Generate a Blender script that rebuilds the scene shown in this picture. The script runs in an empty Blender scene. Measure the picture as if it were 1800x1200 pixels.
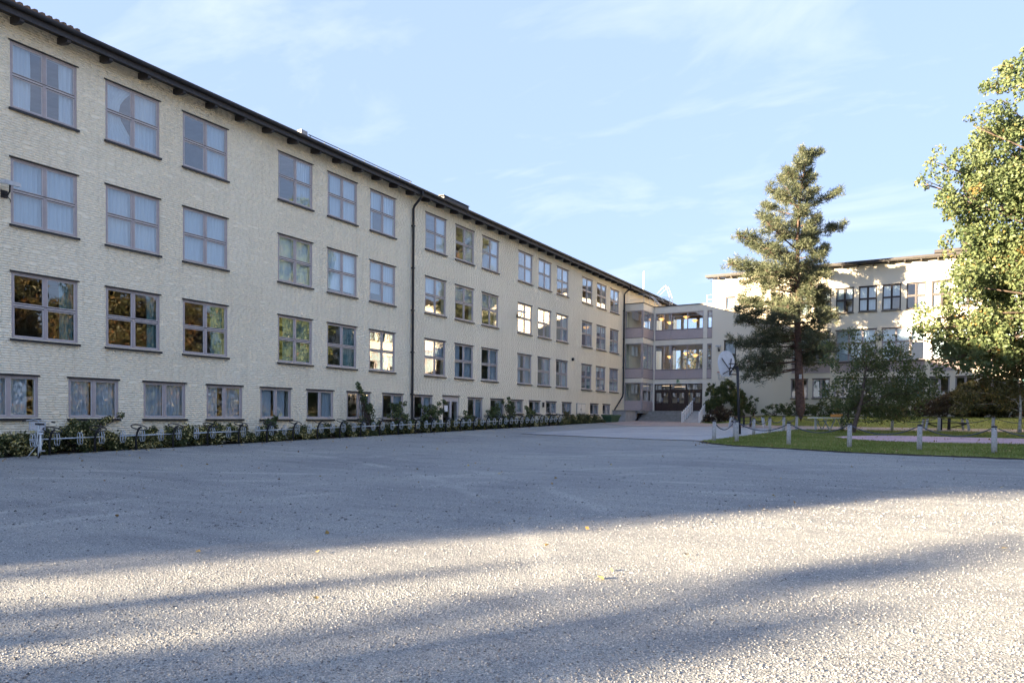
import bpy, math, random
import numpy as np
from mathutils import Vector, Matrix

S = bpy.context.scene
COL = S.collection
random.seed(7)
RNG = np.random.default_rng(11)
PI = math.pi

# ------------------------------------------------------------------ camera
CX, EYE = 23.57, 1.6
th, ro, pt = 0.534811, 0.009381, -0.022074
R0 = Vector((math.cos(th), math.sin(th), 0))
F0 = Vector((-math.sin(th) * math.cos(pt), math.cos(th) * math.cos(pt), math.sin(pt)))
U0 = R0.cross(F0)
Rr = R0 * math.cos(ro) + U0 * math.sin(ro)
Uu = U0 * math.cos(ro) - R0 * math.sin(ro)
cd = bpy.data.cameras.new('camera')
cam = bpy.data.objects.new('camera', cd)
COL.objects.link(cam)
cam.matrix_world = Matrix(((Rr.x, Uu.x, -F0.x, CX), (Rr.y, Uu.y, -F0.y, 0), (Rr.z, Uu.z, -F0.z, EYE), (0, 0, 0, 1)))
cd.sensor_width = 36
cd.lens = 36 * 1239.96 / 1800
cd.shift_y = 159.127 / 1800
cd.clip_start, cd.clip_end = 0.1, 6000
S.camera = cam

# ------------------------------------------------------------------ sky and sun
SUN_H = Vector((-0.55, -0.835, 0)).normalized()      # horizontal direction towards the sun
SUN_EL = math.radians(9.8)
world = bpy.data.worlds.new('World')
S.world = world
world.use_nodes = True
wn, wl = world.node_tree.nodes, world.node_tree.links
wn.clear()
sky = wn.new('ShaderNodeTexSky')
sky.sky_type = 'NISHITA'
sky.sun_disc = False
sky.sun_elevation = SUN_EL
sky.sun_rotation = math.atan2(SUN_H.x, SUN_H.y)
sky.air_density, sky.dust_density, sky.ozone_density = 1.0, 0.35, 1.5
bg = wn.new('ShaderNodeBackground')
bg.inputs['Strength'].default_value = 0.05
out = wn.new('ShaderNodeOutputWorld')
# thin high cirrus: streaky noise on the sky dome mixes a pale veil over the blue
tc = wn.new('ShaderNodeTexCoord')
sep = wn.new('ShaderNodeSeparateXYZ')
wl.new(tc.outputs['Generated'], sep.inputs[0])
addz = wn.new('ShaderNodeMath'); addz.operation = 'ADD'; addz.inputs[1].default_value = 0.16
wl.new(sep.outputs['Z'], addz.inputs[0])
dv = wn.new('ShaderNodeVectorMath'); dv.operation = 'DIVIDE'
cmb = wn.new('ShaderNodeCombineXYZ')
for i in range(3):
    wl.new(addz.outputs[0], cmb.inputs[i])
wl.new(tc.outputs['Generated'], dv.inputs[0]); wl.new(cmb.outputs[0], dv.inputs[1])
mp = wn.new('ShaderNodeMapping'); mp.inputs['Rotation'].default_value = (0, 0, 0.35); mp.inputs['Scale'].default_value = (0.9, 1.7, 0.0)
wl.new(dv.outputs[0], mp.inputs[0])
nz = wn.new('ShaderNodeTexNoise'); nz.inputs['Scale'].default_value = 1.7; nz.inputs['Detail'].default_value = 7; nz.inputs['Roughness'].default_value = 0.58
nz.inputs['Distortion'].default_value = 0.5
wl.new(mp.outputs[0], nz.inputs['Vector'])
rp = wn.new('ShaderNodeMapRange'); rp.inputs['From Min'].default_value = 0.50; rp.inputs['From Max'].default_value = 0.80
rp.inputs['To Min'].default_value = 0.0; rp.inputs['To Max'].default_value = 0.34
wl.new(nz.outputs['Fac'], rp.inputs[0])
mxc = wn.new('ShaderNodeMix'); mxc.data_type = 'RGBA'
mxc.inputs['B'].default_value = (2.0, 2.02, 2.25, 1)
veil = wn.new('ShaderNodeMix'); veil.data_type = 'RGBA'          # even thin high haze over the whole dome
veil.inputs['Factor'].default_value = 0.92
veil.inputs['B'].default_value = (0.70, 0.92, 1.50, 1)
wl.new(sky.outputs[0], veil.inputs['A'])
wl.new(rp.outputs[0], mxc.inputs['Factor']); wl.new(veil.outputs['Result'], mxc.inputs['A'])
wl.new(mxc.outputs['Result'], bg.inputs['Color'])
wl.new(bg.outputs[0], out.inputs['Surface'])

sl = bpy.data.lights.new('sun', 'SUN')
sl.energy = 2.75
sl.angle = math.radians(0.7)
sl.color = (1.0, 0.79, 0.53)
sun = bpy.data.objects.new('sun', sl)
COL.objects.link(sun)
sun.location = (0, -60, 60)
to_sun = Vector((SUN_H.x * math.cos(SUN_EL), SUN_H.y * math.cos(SUN_EL), math.sin(SUN_EL)))
sun.rotation_euler = to_sun.to_track_quat('Z', 'Y').to_euler()

S.view_settings.view_transform = 'Standard'
S.view_settings.look = 'None'
S.view_settings.exposure = 4.0
S.view_settings.gamma = 1.0
S.view_settings.use_curve_mapping = False
S.render.engine = 'CYCLES'
S.cycles.max_bounces = 8
S.cycles.transparent_max_bounces = 16
S.cycles.use_denoising = True
S.cycles.sample_clamp_indirect = 6


# ------------------------------------------------------------------ helpers
def tag(o, label=None, cat=None, group=None, kind=None):
    if label: o['label'] = label
    if cat: o['category'] = cat
    if group: o['group'] = group
    if kind: o['kind'] = kind
    return o


def thing(name, label, cat, loc=(0, 0, 0), group=None, rz=0.0):
    o = bpy.data.objects.new(name, None)
    o.empty_display_size = 0.3
    COL.objects.link(o)
    o.location = loc
    o.rotation_euler = (0, 0, rz)
    return tag(o, label, cat, group)


def link(name, me, parent=None, loc=(0, 0, 0), rot=(0, 0, 0), kind=None):
    o = bpy.data.objects.new(name, me)
    COL.objects.link(o)
    if parent is not None: o.parent = parent
    o.location = loc
    o.rotation_euler = rot
    if kind: o['kind'] = kind
    return o


def copy_tree(o, parent=None):
    c = o.copy()
    COL.objects.link(c)
    c.parent = parent
    for ch in list(o.children):
        copy_tree(ch, c)
    return c


def np_mesh(name, V, Fc, mat, smooth=False, tint=None):
    V = np.asarray(V, np.float32); Fc = np.asarray(Fc, np.int32)
    me = bpy.data.meshes.new(name)
    n, k = Fc.shape
    me.vertices.add(len(V)); me.vertices.foreach_set('co', V.ravel())
    me.loops.add(n * k); me.loops.foreach_set('vertex_index', Fc.ravel())
    me.polygons.add(n)
    me.polygons.foreach_set('loop_start', np.arange(0, n * k, k, dtype=np.int32))
    me.polygons.foreach_set('loop_total', np.full(n, k, np.int32))
    if smooth: me.polygons.foreach_set('use_smooth', np.ones(n, bool))
    if tint is not None:
        a = me.attributes.new('tint', 'FLOAT', 'POINT')
        a.data.foreach_set('value', np.asarray(tint, np.float32))
    me.materials.append(mat)
    me.update(calc_edges=True)
    return me


class MB:
    """collects boxes, tubes and sheets, built as ONE mesh object"""
    def __init__(s): s.v = []; s.f = []; s.m = []; s.sm = []
    def _add(s, vs, fs, mi=0, sm=False):
        b = len(s.v); s.v += [tuple(v) for v in vs]
        for f in fs:
            s.f.append(tuple(b + i for i in f)); s.m.append(mi); s.sm.append(sm)
        return s
    def box(s, x0, x1, y0, y1, z0, z1, mi=0):
        x0, x1 = min(x0, x1), max(x0, x1); y0, y1 = min(y0, y1), max(y0, y1); z0, z1 = min(z0, z1), max(z0, z1)
        return s.hexa([(x0, y0, z0), (x1, y0, z0), (x1, y1, z0), (x0, y1, z0), (x0, y0, z1), (x1, y0, z1), (x1, y1, z1), (x0, y1, z1)], mi)
    def hexa(s, p, mi=0):
        return s._add(p, [(0, 3, 2, 1), (4, 5, 6, 7), (0, 1, 5, 4), (1, 2, 6, 5), (2, 3, 7, 6), (3, 0, 4, 7)], mi)
    def bar(s, a, b, w, h, mi=0, up=(0, 0, 1)):
        a = Vector(a); b = Vector(b); d = (b - a).normalized(); u = Vector(up)
        if abs(d.dot(u)) > 0.98: u = Vector((0, 1, 0))
        r = d.cross(u).normalized() * (w / 2); u2 = r.cross(d).normalized() * (h / 2)
        return s.hexa([a - r - u2, a + r - u2, a + r + u2, a - r + u2, b - r - u2, b + r - u2, b + r + u2, b - r + u2], mi)
    def tube(s, pts, r, n=8, mi=0, closed=False, cap=True):
        pts = [Vector(p) for p in pts]; m = len(pts)
        rs = r if hasattr(r, '__len__') else [r] * m
        vs = []; prev = None
        for i, p in enumerate(pts):
            if closed: d = pts[(i + 1) % m] - pts[i - 1]
            else: d = pts[min(i + 1, m - 1)] - pts[max(i - 1, 0)]
            d = d.normalized() if d.length > 1e-9 else Vector((0, 0, 1))
            if prev is None:
                u = Vector((0, 0, 1)) if abs(d.z) < 0.9 else Vector((1, 0, 0))
            else: u = prev
            a = d.cross(u)
            if a.length < 1e-6: a = d.cross(Vector((0.3, 0.8, 0.5)))
            a.normalize(); b = a.cross(d).normalized(); prev = b
            for k in range(n):
                t = 2 * PI * k / n
                vs.append(p + (a * math.cos(t) + b * math.sin(t)) * rs[i])
        fs = []
        for i in range(m if closed else m - 1):
            j = (i + 1) % m
            for k in range(n):
                l = (k + 1) % n
                fs.append((i * n + k, i * n + l, j * n + l, j * n + k))
        if cap and not closed:
            fs.append(tuple(range(n))[::-1]); fs.append(tuple((m - 1) * n + k for k in range(n)))
        return s._add(vs, fs, mi, True)
    def poly(s, p, mi=0): return s._add(p, [tuple(range(len(p)))], mi)
    def prism(s, outline, axis, a0, a1, mi=0):
        """extrude a 2-D outline along an axis: axis 'x' outline is (y,z), 'y' is (x,z), 'z' is (x,y)"""
        def P(o, t):
            return (t, o[0], o[1]) if axis == 'x' else ((o[0], t, o[1]) if axis == 'y' else (o[0], o[1], t))
        n = len(outline)
        vs = [P(o, a0) for o in outline] + [P(o, a1) for o in outline]
        fs = [tuple(range(n))[::-1], tuple(range(n, 2 * n))] + [(i, (i + 1) % n, n + (i + 1) % n, n + i) for i in range(n)]
        return s._add(vs, fs, mi)
    def mesh(s, name, mats, origin=(0, 0, 0)):
        me = bpy.data.meshes.new(name)
        ox, oy, oz = origin
        me.from_pydata([(x - ox, y - oy, z - oz) for x, y, z in s.v], [], s.f)
        for m in (mats if isinstance(mats, (list, tuple)) else [mats]): me.materials.append(m)
        me.polygons.foreach_set('material_index', s.m)
        me.polygons.foreach_set('use_smooth', s.sm)
        me.validate(); me.update()
        return me
    def build(s, name, mats, parent=None, kind=None, origin=None):
        if origin is None: origin = parent_loc(parent)
        return link(name, s.mesh(name, mats, origin), parent, kind=kind)


def parent_loc(p):
    v = Vector((0, 0, 0))
    while p is not None:
        v += p.location; p = p.parent
    return v


def ss(a, b, x):
    t = np.clip((np.asarray(x, float) - a) / (b - a), 0, 1)
    return t * t * (3 - 2 * t)


def ground_np(x, y):
    x = np.asarray(x, float); y = np.asarray(y, float)
    yy = np.where(y > 64, 64 + 10 * np.tanh((y - 64) / 10), np.where(y < -40, -40 + 10 * np.tanh((y + 40) / 10), y))
    z = 0.02 * yy + 0.14 * (1 - ss(0, 14, x)) * ss(-8, 14, y)
    return z + 0.6 * ss(53.5, 57.5, y) * ss(8.5, 12, x)


def gz(x, y): return float(ground_np(x, y))


# ------------------------------------------------------------------ materials
def new_mat(name):
    m = bpy.data.materials.new(name); m.use_nodes = True
    nt = m.node_tree
    return m, nt.nodes, nt.links, nt.nodes['Principled BSDF']


def noise(n, l, vec, scale, detail=4, rough=0.55):
    t = n.new('ShaderNodeTexNoise'); t.inputs['Scale'].default_value = scale
    t.inputs['Detail'].default_value = detail; t.inputs['Roughness'].default_value = rough
    if vec is not None: l.new(vec, t.inputs['Vector'])
    return t.outputs['Fac']


def ramp(n, l, fac, stops):
    r = n.new('ShaderNodeValToRGB'); l.new(fac, r.inputs[0])
    e = r.color_ramp.elements
    while len(e) < len(stops): e.new(0.5)
    for el, (p, c) in zip(e, stops):
        el.position = p; el.color = (c[0], c[1], c[2], 1)
    return r.outputs[0]


def bump(n, l, height, strength, dist, bsdf):
    b = n.new('ShaderNodeBump'); b.inputs['Strength'].default_value = strength; b.inputs['Distance'].default_value = dist
    l.new(height, b.inputs['Height']); l.new(b.outputs[0], bsdf.inputs['Normal'])
    return b


def pos(n): return n.new('ShaderNodeNewGeometry').outputs['Position']


def mat_plain(name, c, rough=0.6, metal=0.0, var=0.12, scale=6.0, bmp=0.0, bscale=40):
    m, n, l, b = new_mat(name)
    p = n.new('ShaderNodeTexCoord').outputs['Object']
    f = noise(n, l, p, scale, 5)
    lo = [x * (1 - var) for x in c]; hi = [min(1, x * (1 + var)) for x in c]
    l.new(ramp(n, l, f, [(0.3, lo), (0.7, hi)]), b.inputs['Base Color'])
    b.inputs['Roughness'].default_value = rough; b.inputs['Metallic'].default_value = metal
    if bmp: bump(n, l, noise(n, l, p, bscale, 4), bmp, 0.01, b)
    return m


def mat_paint_wall():
    m, n, l, b = new_mat('cream_painted_brick')
    p = pos(n)
    f1 = noise(n, l, p, 0.35, 6, 0.6); f2 = noise(n, l, p, 9, 4, 0.6)
    a = ramp(n, l, f1, [(0.3, (0.815, 0.73, 0.56)), (0.55, (0.855, 0.775, 0.60)), (0.75, (0.875, 0.80, 0.635))])
    bb = ramp(n, l, f2, [(0.25, (0.93, 0.92, 0.91)), (0.5, (1, 1, 1)), (0.8, (1, 1, 0.99))])
    mx = n.new('ShaderNodeMix'); mx.data_type = 'RGBA'; mx.blend_type = 'MULTIPLY'; mx.inputs['Factor'].default_value = 1
    l.new(a, mx.inputs['A']); l.new(bb, mx.inputs['B'])
    mpv = n.new('ShaderNodeMapping'); mpv.inputs['Scale'].default_value = (1, 3.2, 0.16); l.new(p, mpv.inputs[0])   # rain streaks run down the paint
    st_ = ramp(n, l, noise(n, l, mpv.outputs[0], 1.3, 6, 0.7), [(0.30, (0.86, 0.85, 0.83)), (0.48, (1, 1, 1)), (0.8, (1, 1, 1))])
    m3 = n.new('ShaderNodeMix'); m3.data_type = 'RGBA'; m3.blend_type = 'MULTIPLY'; m3.inputs['Factor'].default_value = 0.8
    l.new(mx.outputs['Result'], m3.inputs['A']); l.new(st_, m3.inputs['B'])
    l.new(m3.outputs['Result'], b.inputs['Base Color'])
    b.inputs['Roughness'].default_value = 0.75
    bump(n, l, noise(n, l, p, 40, 4, 0.6), 0.05, 0.004, b)
    return m


def mat_render_wall():
    m, n, l, b = new_mat('cream_wing_wall')
    p = pos(n)
    f1 = noise(n, l, p, 0.3, 6, 0.6)
    l.new(ramp(n, l, f1, [(0.3, (0.81, 0.735, 0.59)), (0.7, (0.86, 0.79, 0.65))]), b.inputs['Base Color'])
    b.inputs['Roughness'].default_value = 0.85
    # faint coursing
    sp = n.new('ShaderNodeSeparateXYZ'); l.new(p, sp.inputs[0])
    mu = n.new('ShaderNodeMath'); mu.operation = 'MULTIPLY'; mu.inputs[1].default_value = 2 * PI / 0.075
    l.new(sp.outputs['Z'], mu.inputs[0])
    sn = n.new('ShaderNodeMath'); sn.operation = 'SINE'; l.new(mu.outputs[0], sn.inputs[0])
    ad = n.new('ShaderNodeMath'); ad.operation = 'MULTIPLY_ADD'; ad.inputs[1].default_value = 0.18
    l.new(sn.outputs[0], ad.inputs[0]); l.new(noise(n, l, p, 7, 6, 0.7), ad.inputs[2])
    bump(n, l, ad.outputs[0], 0.4, 0.02, b)
    return m


def mat_glass(name='window_glass', tintc=(0.90, 0.965, 1.0), k=3.0):
    m, n, l, b = new_mat(name)
    n.remove(b)
    o = n['Material Output']
    g = n.new('ShaderNodeBsdfGlossy'); g.inputs['Roughness'].default_value = 0.0; g.inputs['Color'].default_value = (1, 1, 1, 1)
    t = n.new('ShaderNodeBsdfTransparent'); t.inputs['Color'].default_value = (*tintc, 1)
    fr = n.new('ShaderNodeFresnel'); fr.inputs['IOR'].default_value = 1.55
    ge = n.new('ShaderNodeNewGeometry')
    bu = n.new('ShaderNodeBump'); bu.inputs['Strength'].default_value = 0.10; bu.inputs['Distance'].default_value = 0.02
    l.new(noise(n, l, ge.outputs['Position'], 1.9, 2), bu.inputs['Height'])
    l.new(bu.outputs[0], g.inputs['Normal'])
    m1 = n.new('ShaderNodeMath'); m1.operation = 'MULTIPLY_ADD'; m1.inputs[1].default_value = k; m1.inputs[2].default_value = 0.03; m1.use_clamp = True
    l.new(fr.outputs[0], m1.inputs[0])
    inv = n.new('ShaderNodeMath'); inv.operation = 'SUBTRACT'; inv.inputs[0].default_value = 1; l.new(ge.outputs['Backfacing'], inv.inputs[1])
    m2 = n.new('ShaderNodeMath'); m2.operation = 'MULTIPLY'; l.new(m1.outputs[0], m2.inputs[0]); l.new(inv.outputs[0], m2.inputs[1])
    mx = n.new('ShaderNodeMixShader'); l.new(m2.outputs[0], mx.inputs[0]); l.new(t.outputs[0], mx.inputs[1]); l.new(g.outputs[0], mx.inputs[2])
    l.new(mx.outputs[0], o.inputs['Surface'])
    return m


def mat_cloth(name, c, tr=0.45):
    m, n, l, b = new_mat(name)
    n.remove(b); o = n['Material Output']
    d = n.new('ShaderNodeBsdfDiffuse'); t = n.new('ShaderNodeBsdfTranslucent')
    p = n.new('ShaderNodeTexCoord').outputs['Object']
    mp_ = n.new('ShaderNodeMapping'); mp_.inputs['Scale'].default_value = (3, 14, 0.5); l.new(p, mp_.inputs[0])
    cc = ramp(n, l, noise(n, l, mp_.outputs[0], 1.5, 3), [(0.3, [x * 0.85 for x in c]), (0.7, c)])
    l.new(cc, d.inputs[0]); l.new(cc, t.inputs[0])
    mx = n.new('ShaderNodeMixShader'); mx.inputs[0].default_value = tr
    l.new(d.outputs[0], mx.inputs[1]); l.new(t.outputs[0], mx.inputs[2]); l.new(mx.outputs[0], o.inputs['Surface'])
    return m


def mat_leaf(name, stops, tr=0.35, rough=0.5):
    m, n, l, b = new_mat(name)
    o = n['Material Output']
    at = n.new('ShaderNodeAttribute'); at.attribute_name = 'tint'
    cc = ramp(n, l, at.outputs['Fac'], stops)
    l.new(cc, b.inputs['Base Color']); b.inputs['Roughness'].default_value = rough
    b.inputs['Specular IOR Level'].default_value = 0.35
    t = n.new('ShaderNodeBsdfTranslucent'); l.new(cc, t.inputs[0])
    mx = n.new('ShaderNodeMixShader'); mx.inputs[0].default_value = tr
    l.new(b.outputs[0], mx.inputs[1]); l.new(t.outputs[0], mx.inputs[2]); l.new(mx.outputs[0], o.inputs['Surface'])
    return m


def mat_gravel(name, dark, mid, light, scale=70.0, strength=0.9, patch=0.25):
    m, n, l, b = new_mat(name)
    p = pos(n)
    f = noise(n, l, p, scale, 3, 0.7)
    vo = n.new('ShaderNodeTexVoronoi'); vo.inputs['Scale'].default_value = scale * 0.75; l.new(p, vo.inputs['Vector'])
    big = noise(n, l, p, patch, 6, 0.6)
    c1 = ramp(n, l, f, [(0.28, dark), (0.5, mid), (0.72, light)])
    mid_ = n.new('ShaderNodeMapping'); mid_.inputs['Rotation'].default_value = (0, 0, 0.5); mid_.inputs['Scale'].default_value = (0.35, 2.4, 1); l.new(p, mid_.inputs[0])
    sc_ = noise(n, l, mid_.outputs[0], 0.9, 5, 0.65)
    avg = n.new('ShaderNodeMath'); avg.operation = 'MULTIPLY_ADD'; avg.inputs[1].default_value = 0.5; l.new(sc_, avg.inputs[0])
    hf = n.new('ShaderNodeMath'); hf.operation = 'MULTIPLY'; hf.inputs[1].default_value = 0.5; l.new(big, hf.inputs[0]); l.new(hf.outputs[0], avg.inputs[2])
    c2 = ramp(n, l, avg.outputs[0], [(0.36, (0.74, 0.745, 0.77)), (0.5, (0.97, 0.97, 0.97)), (0.62, (1.12, 1.10, 1.06))])
    c3 = ramp(n, l, vo.outputs['Color'], [(0.15, (0.62, 0.62, 0.64)), (0.5, (1, 1, 1)), (0.9, (1.25, 1.2, 1.15))])
    if name == 'grey_gravel':      # old wheel tracks: pairs of faint, broken, paler arcs pressed into the yard
        tot = None
        for cx_, cy_, r_ in ((2.0, -6.0, 22.0), (2.0, -6.0, 23.5), (34.0, 2.0, 21.0), (34.0, 2.0, 22.5), (-6.0, 40.0, 27.0), (-6.0, 40.0, 28.5), (30.0, -30.0, 44.0), (30.0, -30.0, 45.5)):
            vd = n.new('ShaderNodeVectorMath'); vd.operation = 'DISTANCE'; vd.inputs[1].default_value = (cx_, cy_, 0.3); l.new(p, vd.inputs[0])
            sb = n.new('ShaderNodeMath'); sb.operation = 'SUBTRACT'; sb.inputs[1].default_value = r_; l.new(vd.outputs['Value'], sb.inputs[0])
            ab = n.new('ShaderNodeMath'); ab.operation = 'ABSOLUTE'; l.new(sb.outputs[0], ab.inputs[0])
            mr = n.new('ShaderNodeMapRange'); mr.interpolation_type = 'SMOOTHSTEP'; mr.inputs['From Min'].default_value = 0.05; mr.inputs['From Max'].default_value = 0.24; mr.inputs['To Min'].default_value = 1; mr.inputs['To Max'].default_value = 0
            l.new(ab.outputs[0], mr.inputs[0])
            if tot is None: tot = mr.outputs[0]
            else:
                mxm = n.new('ShaderNodeMath'); mxm.operation = 'MAXIMUM'; l.new(tot, mxm.inputs[0]); l.new(mr.outputs[0], mxm.inputs[1]); tot = mxm.outputs[0]
        brk = n.new('ShaderNodeMapRange'); brk.inputs['From Min'].default_value = 0.42; brk.inputs['From Max'].default_value = 0.62; l.new(noise(n, l, p, 0.5, 3), brk.inputs[0])
        tm_ = n.new('ShaderNodeMath'); tm_.operation = 'MULTIPLY'; l.new(tot, tm_.inputs[0]); l.new(brk.outputs[0], tm_.inputs[1])
        tk = n.new('ShaderNodeMix'); tk.data_type = 'RGBA'; l.new(tm_.outputs[0], tk.inputs['Factor']); l.new(c2, tk.inputs['A']); tk.inputs['B'].default_value = (1.22, 1.2, 1.17, 1)
        c2 = tk.outputs['Result']
    a = n.new('ShaderNodeMix'); a.data_type = 'RGBA'; a.blend_type = 'MULTIPLY'; a.inputs['Factor'].default_value = 1
    l.new(c1, a.inputs['A']); l.new(c2, a.inputs['B'])
    a2 = n.new('ShaderNodeMix'); a2.data_type = 'RGBA'; a2.blend_type = 'MULTIPLY'; a2.inputs['Factor'].default_value = 0.8
    l.new(a.outputs['Result'], a2.inputs['A']); l.new(c3, a2.inputs['B'])
    l.new(a2.outputs['Result'], b.inputs['Base Color'])
    b.inputs['Roughness'].default_value = 0.9; b.inputs['Specular IOR Level'].default_value = 0.2
    h = n.new('ShaderNodeMath'); h.operation = 'SUBTRACT'; l.new(f, h.inputs[0]); l.new(vo.outputs['Distance'], h.inputs[1])
    bu = bump(n, l, h.outputs[0], strength, 0.012, b)
    b2 = n.new('ShaderNodeBump'); b2.inputs['Strength'].default_value = 0.35; b2.inputs['Distance'].default_value = 0.06
    l.new(noise(n, l, p, 5.0, 5, 0.65), b2.inputs['Height']); l.new(b2.outputs[0], bu.inputs['Normal'])
    return m


def mat_emit(name, c, s):
    m, n, l, b = new_mat(name)
    b.inputs['Base Color'].default_value = (*c, 1)
    b.inputs['Emission Color'].default_value = (*c, 1); b.inputs['Emission Strength'].default_value = s
    return m


M = {}
M['wall'] = mat_paint_wall()
M['wing'] = mat_render_wall()
M['black'] = mat_plain('black_painted_metal', (0.013, 0.013, 0.016), 0.5, 0.0, 0.25)
M['eave'] = mat_plain('dark_stained_eaves', (0.030, 0.027, 0.028), 0.6, 0, 0.3, 9)
M['frame'] = mat_plain('mauve_window_paint', (0.37, 0.325, 0.325), 0.5, 0, 0.08)
M['sash'] = mat_plain('pale_sash_paint', (0.52, 0.48, 0.475), 0.5, 0, 0.06)
M['darksash'] = mat_plain('dark_sash_paint', (0.10, 0.08, 0.08), 0.5)
M['glass'] = mat_glass()
M['curtain'] = mat_cloth('white_curtain', (0.90, 0.91, 0.92))
M['teal'] = mat_cloth('teal_curtain', (0.30, 0.46, 0.42))
M['blind'] = mat_cloth('grey_blind', (0.62, 0.66, 0.70), 0.3)
M['blind_and_sky'] = mat_cloth('white_blind_and_sky', (0.86, 0.87, 0.86), 0.2)  # real blinds on the long facade, imitated sky reflection in the wing
M['room'] = mat_plain('room_plaster', (0.42, 0.34, 0.26), 0.9, 0, 0.15, 1.5)
M['roomwood'] = mat_plain('room_wood', (0.28, 0.15, 0.07), 0.7, 0, 0.25, 3)
M['roof'] = mat_plain('roof_tile', (0.15, 0.095, 0.06), 0.8, 0, 0.3, 8)
M['spandrel'] = mat_plain('mauve_panel', (0.45, 0.375, 0.37), 0.55, 0, 0.05)
M['band'] = mat_plain('cream_band', (0.78, 0.72, 0.60), 0.7, 0, 0.06, 2)
M['doorwood'] = mat_plain('dark_brown_door', (0.035, 0.018, 0.014), 0.4, 0, 0.25)
M['conc'] = mat_plain('pale_concrete', (0.34, 0.34, 0.34), 0.85, 0, 0.15, 3, 0.3)
M['step'] = mat_plain('grey_stone_step', (0.26, 0.255, 0.24), 0.8, 0, 0.18, 4, 0.3)
M['white'] = mat_plain('white_paint', (0.80, 0.80, 0.80), 0.5, 0, 0.04)
M['galv'] = mat_plain('galvanised_steel', (0.52, 0.57, 0.62), 0.4, 0.5, 0.15, 20)
M['post'] = mat_plain('weathered_grey_wood', (0.40, 0.39, 0.385), 0.85, 0, 0.3, 14, 0.5, 60)
M['rope'] = mat_plain('blue_grey_rope', (0.075, 0.085, 0.12), 0.8, 0, 0.25, 40)
M['green'] = mat_plain('green_planter', (0.045, 0.10, 0.055), 0.6, 0, 0.15)
M['bark'] = mat_plain('brown_bark', (0.085, 0.062, 0.05), 0.95, 0, 0.5, 5, 1.0, 18)
M['pinebark'] = mat_plain('pine_bark', (0.105, 0.065, 0.052), 0.95, 0, 0.5, 6, 1.0, 16)
M['birchbark'] = mat_plain('pale_bark', (0.36, 0.35, 0.33), 0.9, 0, 0.5, 7, 0.5, 18)
M['tabletop'] = mat_plain('dark_table_boards', (0.055, 0.042, 0.04), 0.8, 0, 0.35, 9)
M['redtop'] = mat_plain('faded_red_boards', (0.22, 0.12, 0.10), 0.8, 0, 0.3, 9)
M['paleleg'] = mat_plain('pale_grey_legs', (0.46, 0.48, 0.50), 0.7, 0, 0.15)
M['orange'] = mat_plain('orange_paint', (0.62, 0.26, 0.05), 0.6, 0, 0.08)
M['red'] = mat_plain('red_rim', (0.45, 0.07, 0.03), 0.5, 0, 0.1)
M['net'] = mat_plain('grey_net_cord', (0.45, 0.46, 0.48), 0.8)
M['board'] = mat_plain('white_backboard', (0.66, 0.68, 0.74), 0.5, 0, 0.06)
M['rubber'] = mat_plain('black_rubber', (0.02, 0.02, 0.02), 0.8)
M['bikewhite'] = mat_plain('pale_bike_paint', (0.62, 0.66, 0.66), 0.35, 0, 0.05)
M['basket'] = mat_plain('white_basket', (0.62, 0.64, 0.68), 0.6, 0, 0.06)
M['lamp'] = mat_emit('warm_lamp_glow', (1.0, 0.50, 0.15), 0.15)
M['tubelamp'] = mat_emit('warm_tube_glow', (1.0, 0.62, 0.36), 0.10)
M['signg'] = mat_plain('sign_green', (0.02, 0.10, 0.03), 0.5)
M['signp'] = mat_plain('sign_pale_green', (0.55, 0.66, 0.48), 0.5)
M['gravel'] = mat_gravel('grey_gravel', (0.115, 0.122, 0.122), (0.295, 0.308, 0.305), (0.46, 0.468, 0.45), 88, 0.8)
M['stone'] = mat_leaf('gravel_stone', [(0.0, (0.07, 0.07, 0.072)), (0.4, (0.27, 0.27, 0.275)), (0.8, (0.44, 0.435, 0.42)), (1.0, (0.54, 0.53, 0.50))], 0.0, 0.9)
M['asphalt'] = mat_gravel('worn_asphalt', (0.29, 0.30, 0.315), (0.37, 0.38, 0.39), (0.44, 0.445, 0.45), 60, 0.3, 0.5)
M['pinkgravel'] = mat_gravel('pinkish_gravel', (0.27, 0.225, 0.21), (0.37, 0.315, 0.30), (0.47, 0.41, 0.385), 55, 0.6, 0.5)
M['strip'] = mat_gravel('pink_play_surface', (0.44, 0.30, 0.34), (0.53, 0.37, 0.41), (0.60, 0.45, 0.48), 40, 0.25, 0.4)
M['lawn'] = mat_gravel('lawn_turf', (0.10, 0.115, 0.03), (0.195, 0.235, 0.055), (0.31, 0.30, 0.11), 22, 0.6, 0.6)
M['soil'] = mat_gravel('dark_bed_soil', (0.015, 0.012, 0.01), (0.035, 0.028, 0.022), (0.07, 0.055, 0.04), 30, 0.9)
M['blade'] = mat_leaf('grass_blade', [(0, (0.11, 0.14, 0.035)), (0.5, (0.205, 0.255, 0.06)), (0.85, (0.30, 0.31, 0.11)), (1, (0.36, 0.32, 0.18))], 0.4)
M['maple'] = mat_leaf('maple_leaf', [(0, (0.065, 0.10, 0.044)), (0.35, (0.115, 0.158, 0.07)), (0.75, (0.175, 0.212, 0.10)), (0.97, (0.26, 0.245, 0.09)), (1, (0.33, 0.2, 0.07))], 0.4)
M['gold'] = mat_leaf('autumn_leaf', [(0, (0.022, 0.03, 0.012)), (0.4, (0.05, 0.05, 0.018)), (0.75, (0.085, 0.062, 0.022)), (1, (0.13, 0.062, 0.022))], 0.2)
M['needle'] = mat_leaf('pine_needle', [(0, (0.04, 0.055, 0.034)), (0.45, (0.10, 0.118, 0.068)), (0.85, (0.155, 0.165, 0.10)), (1, (0.19, 0.17, 0.095))], 0.25)
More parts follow.
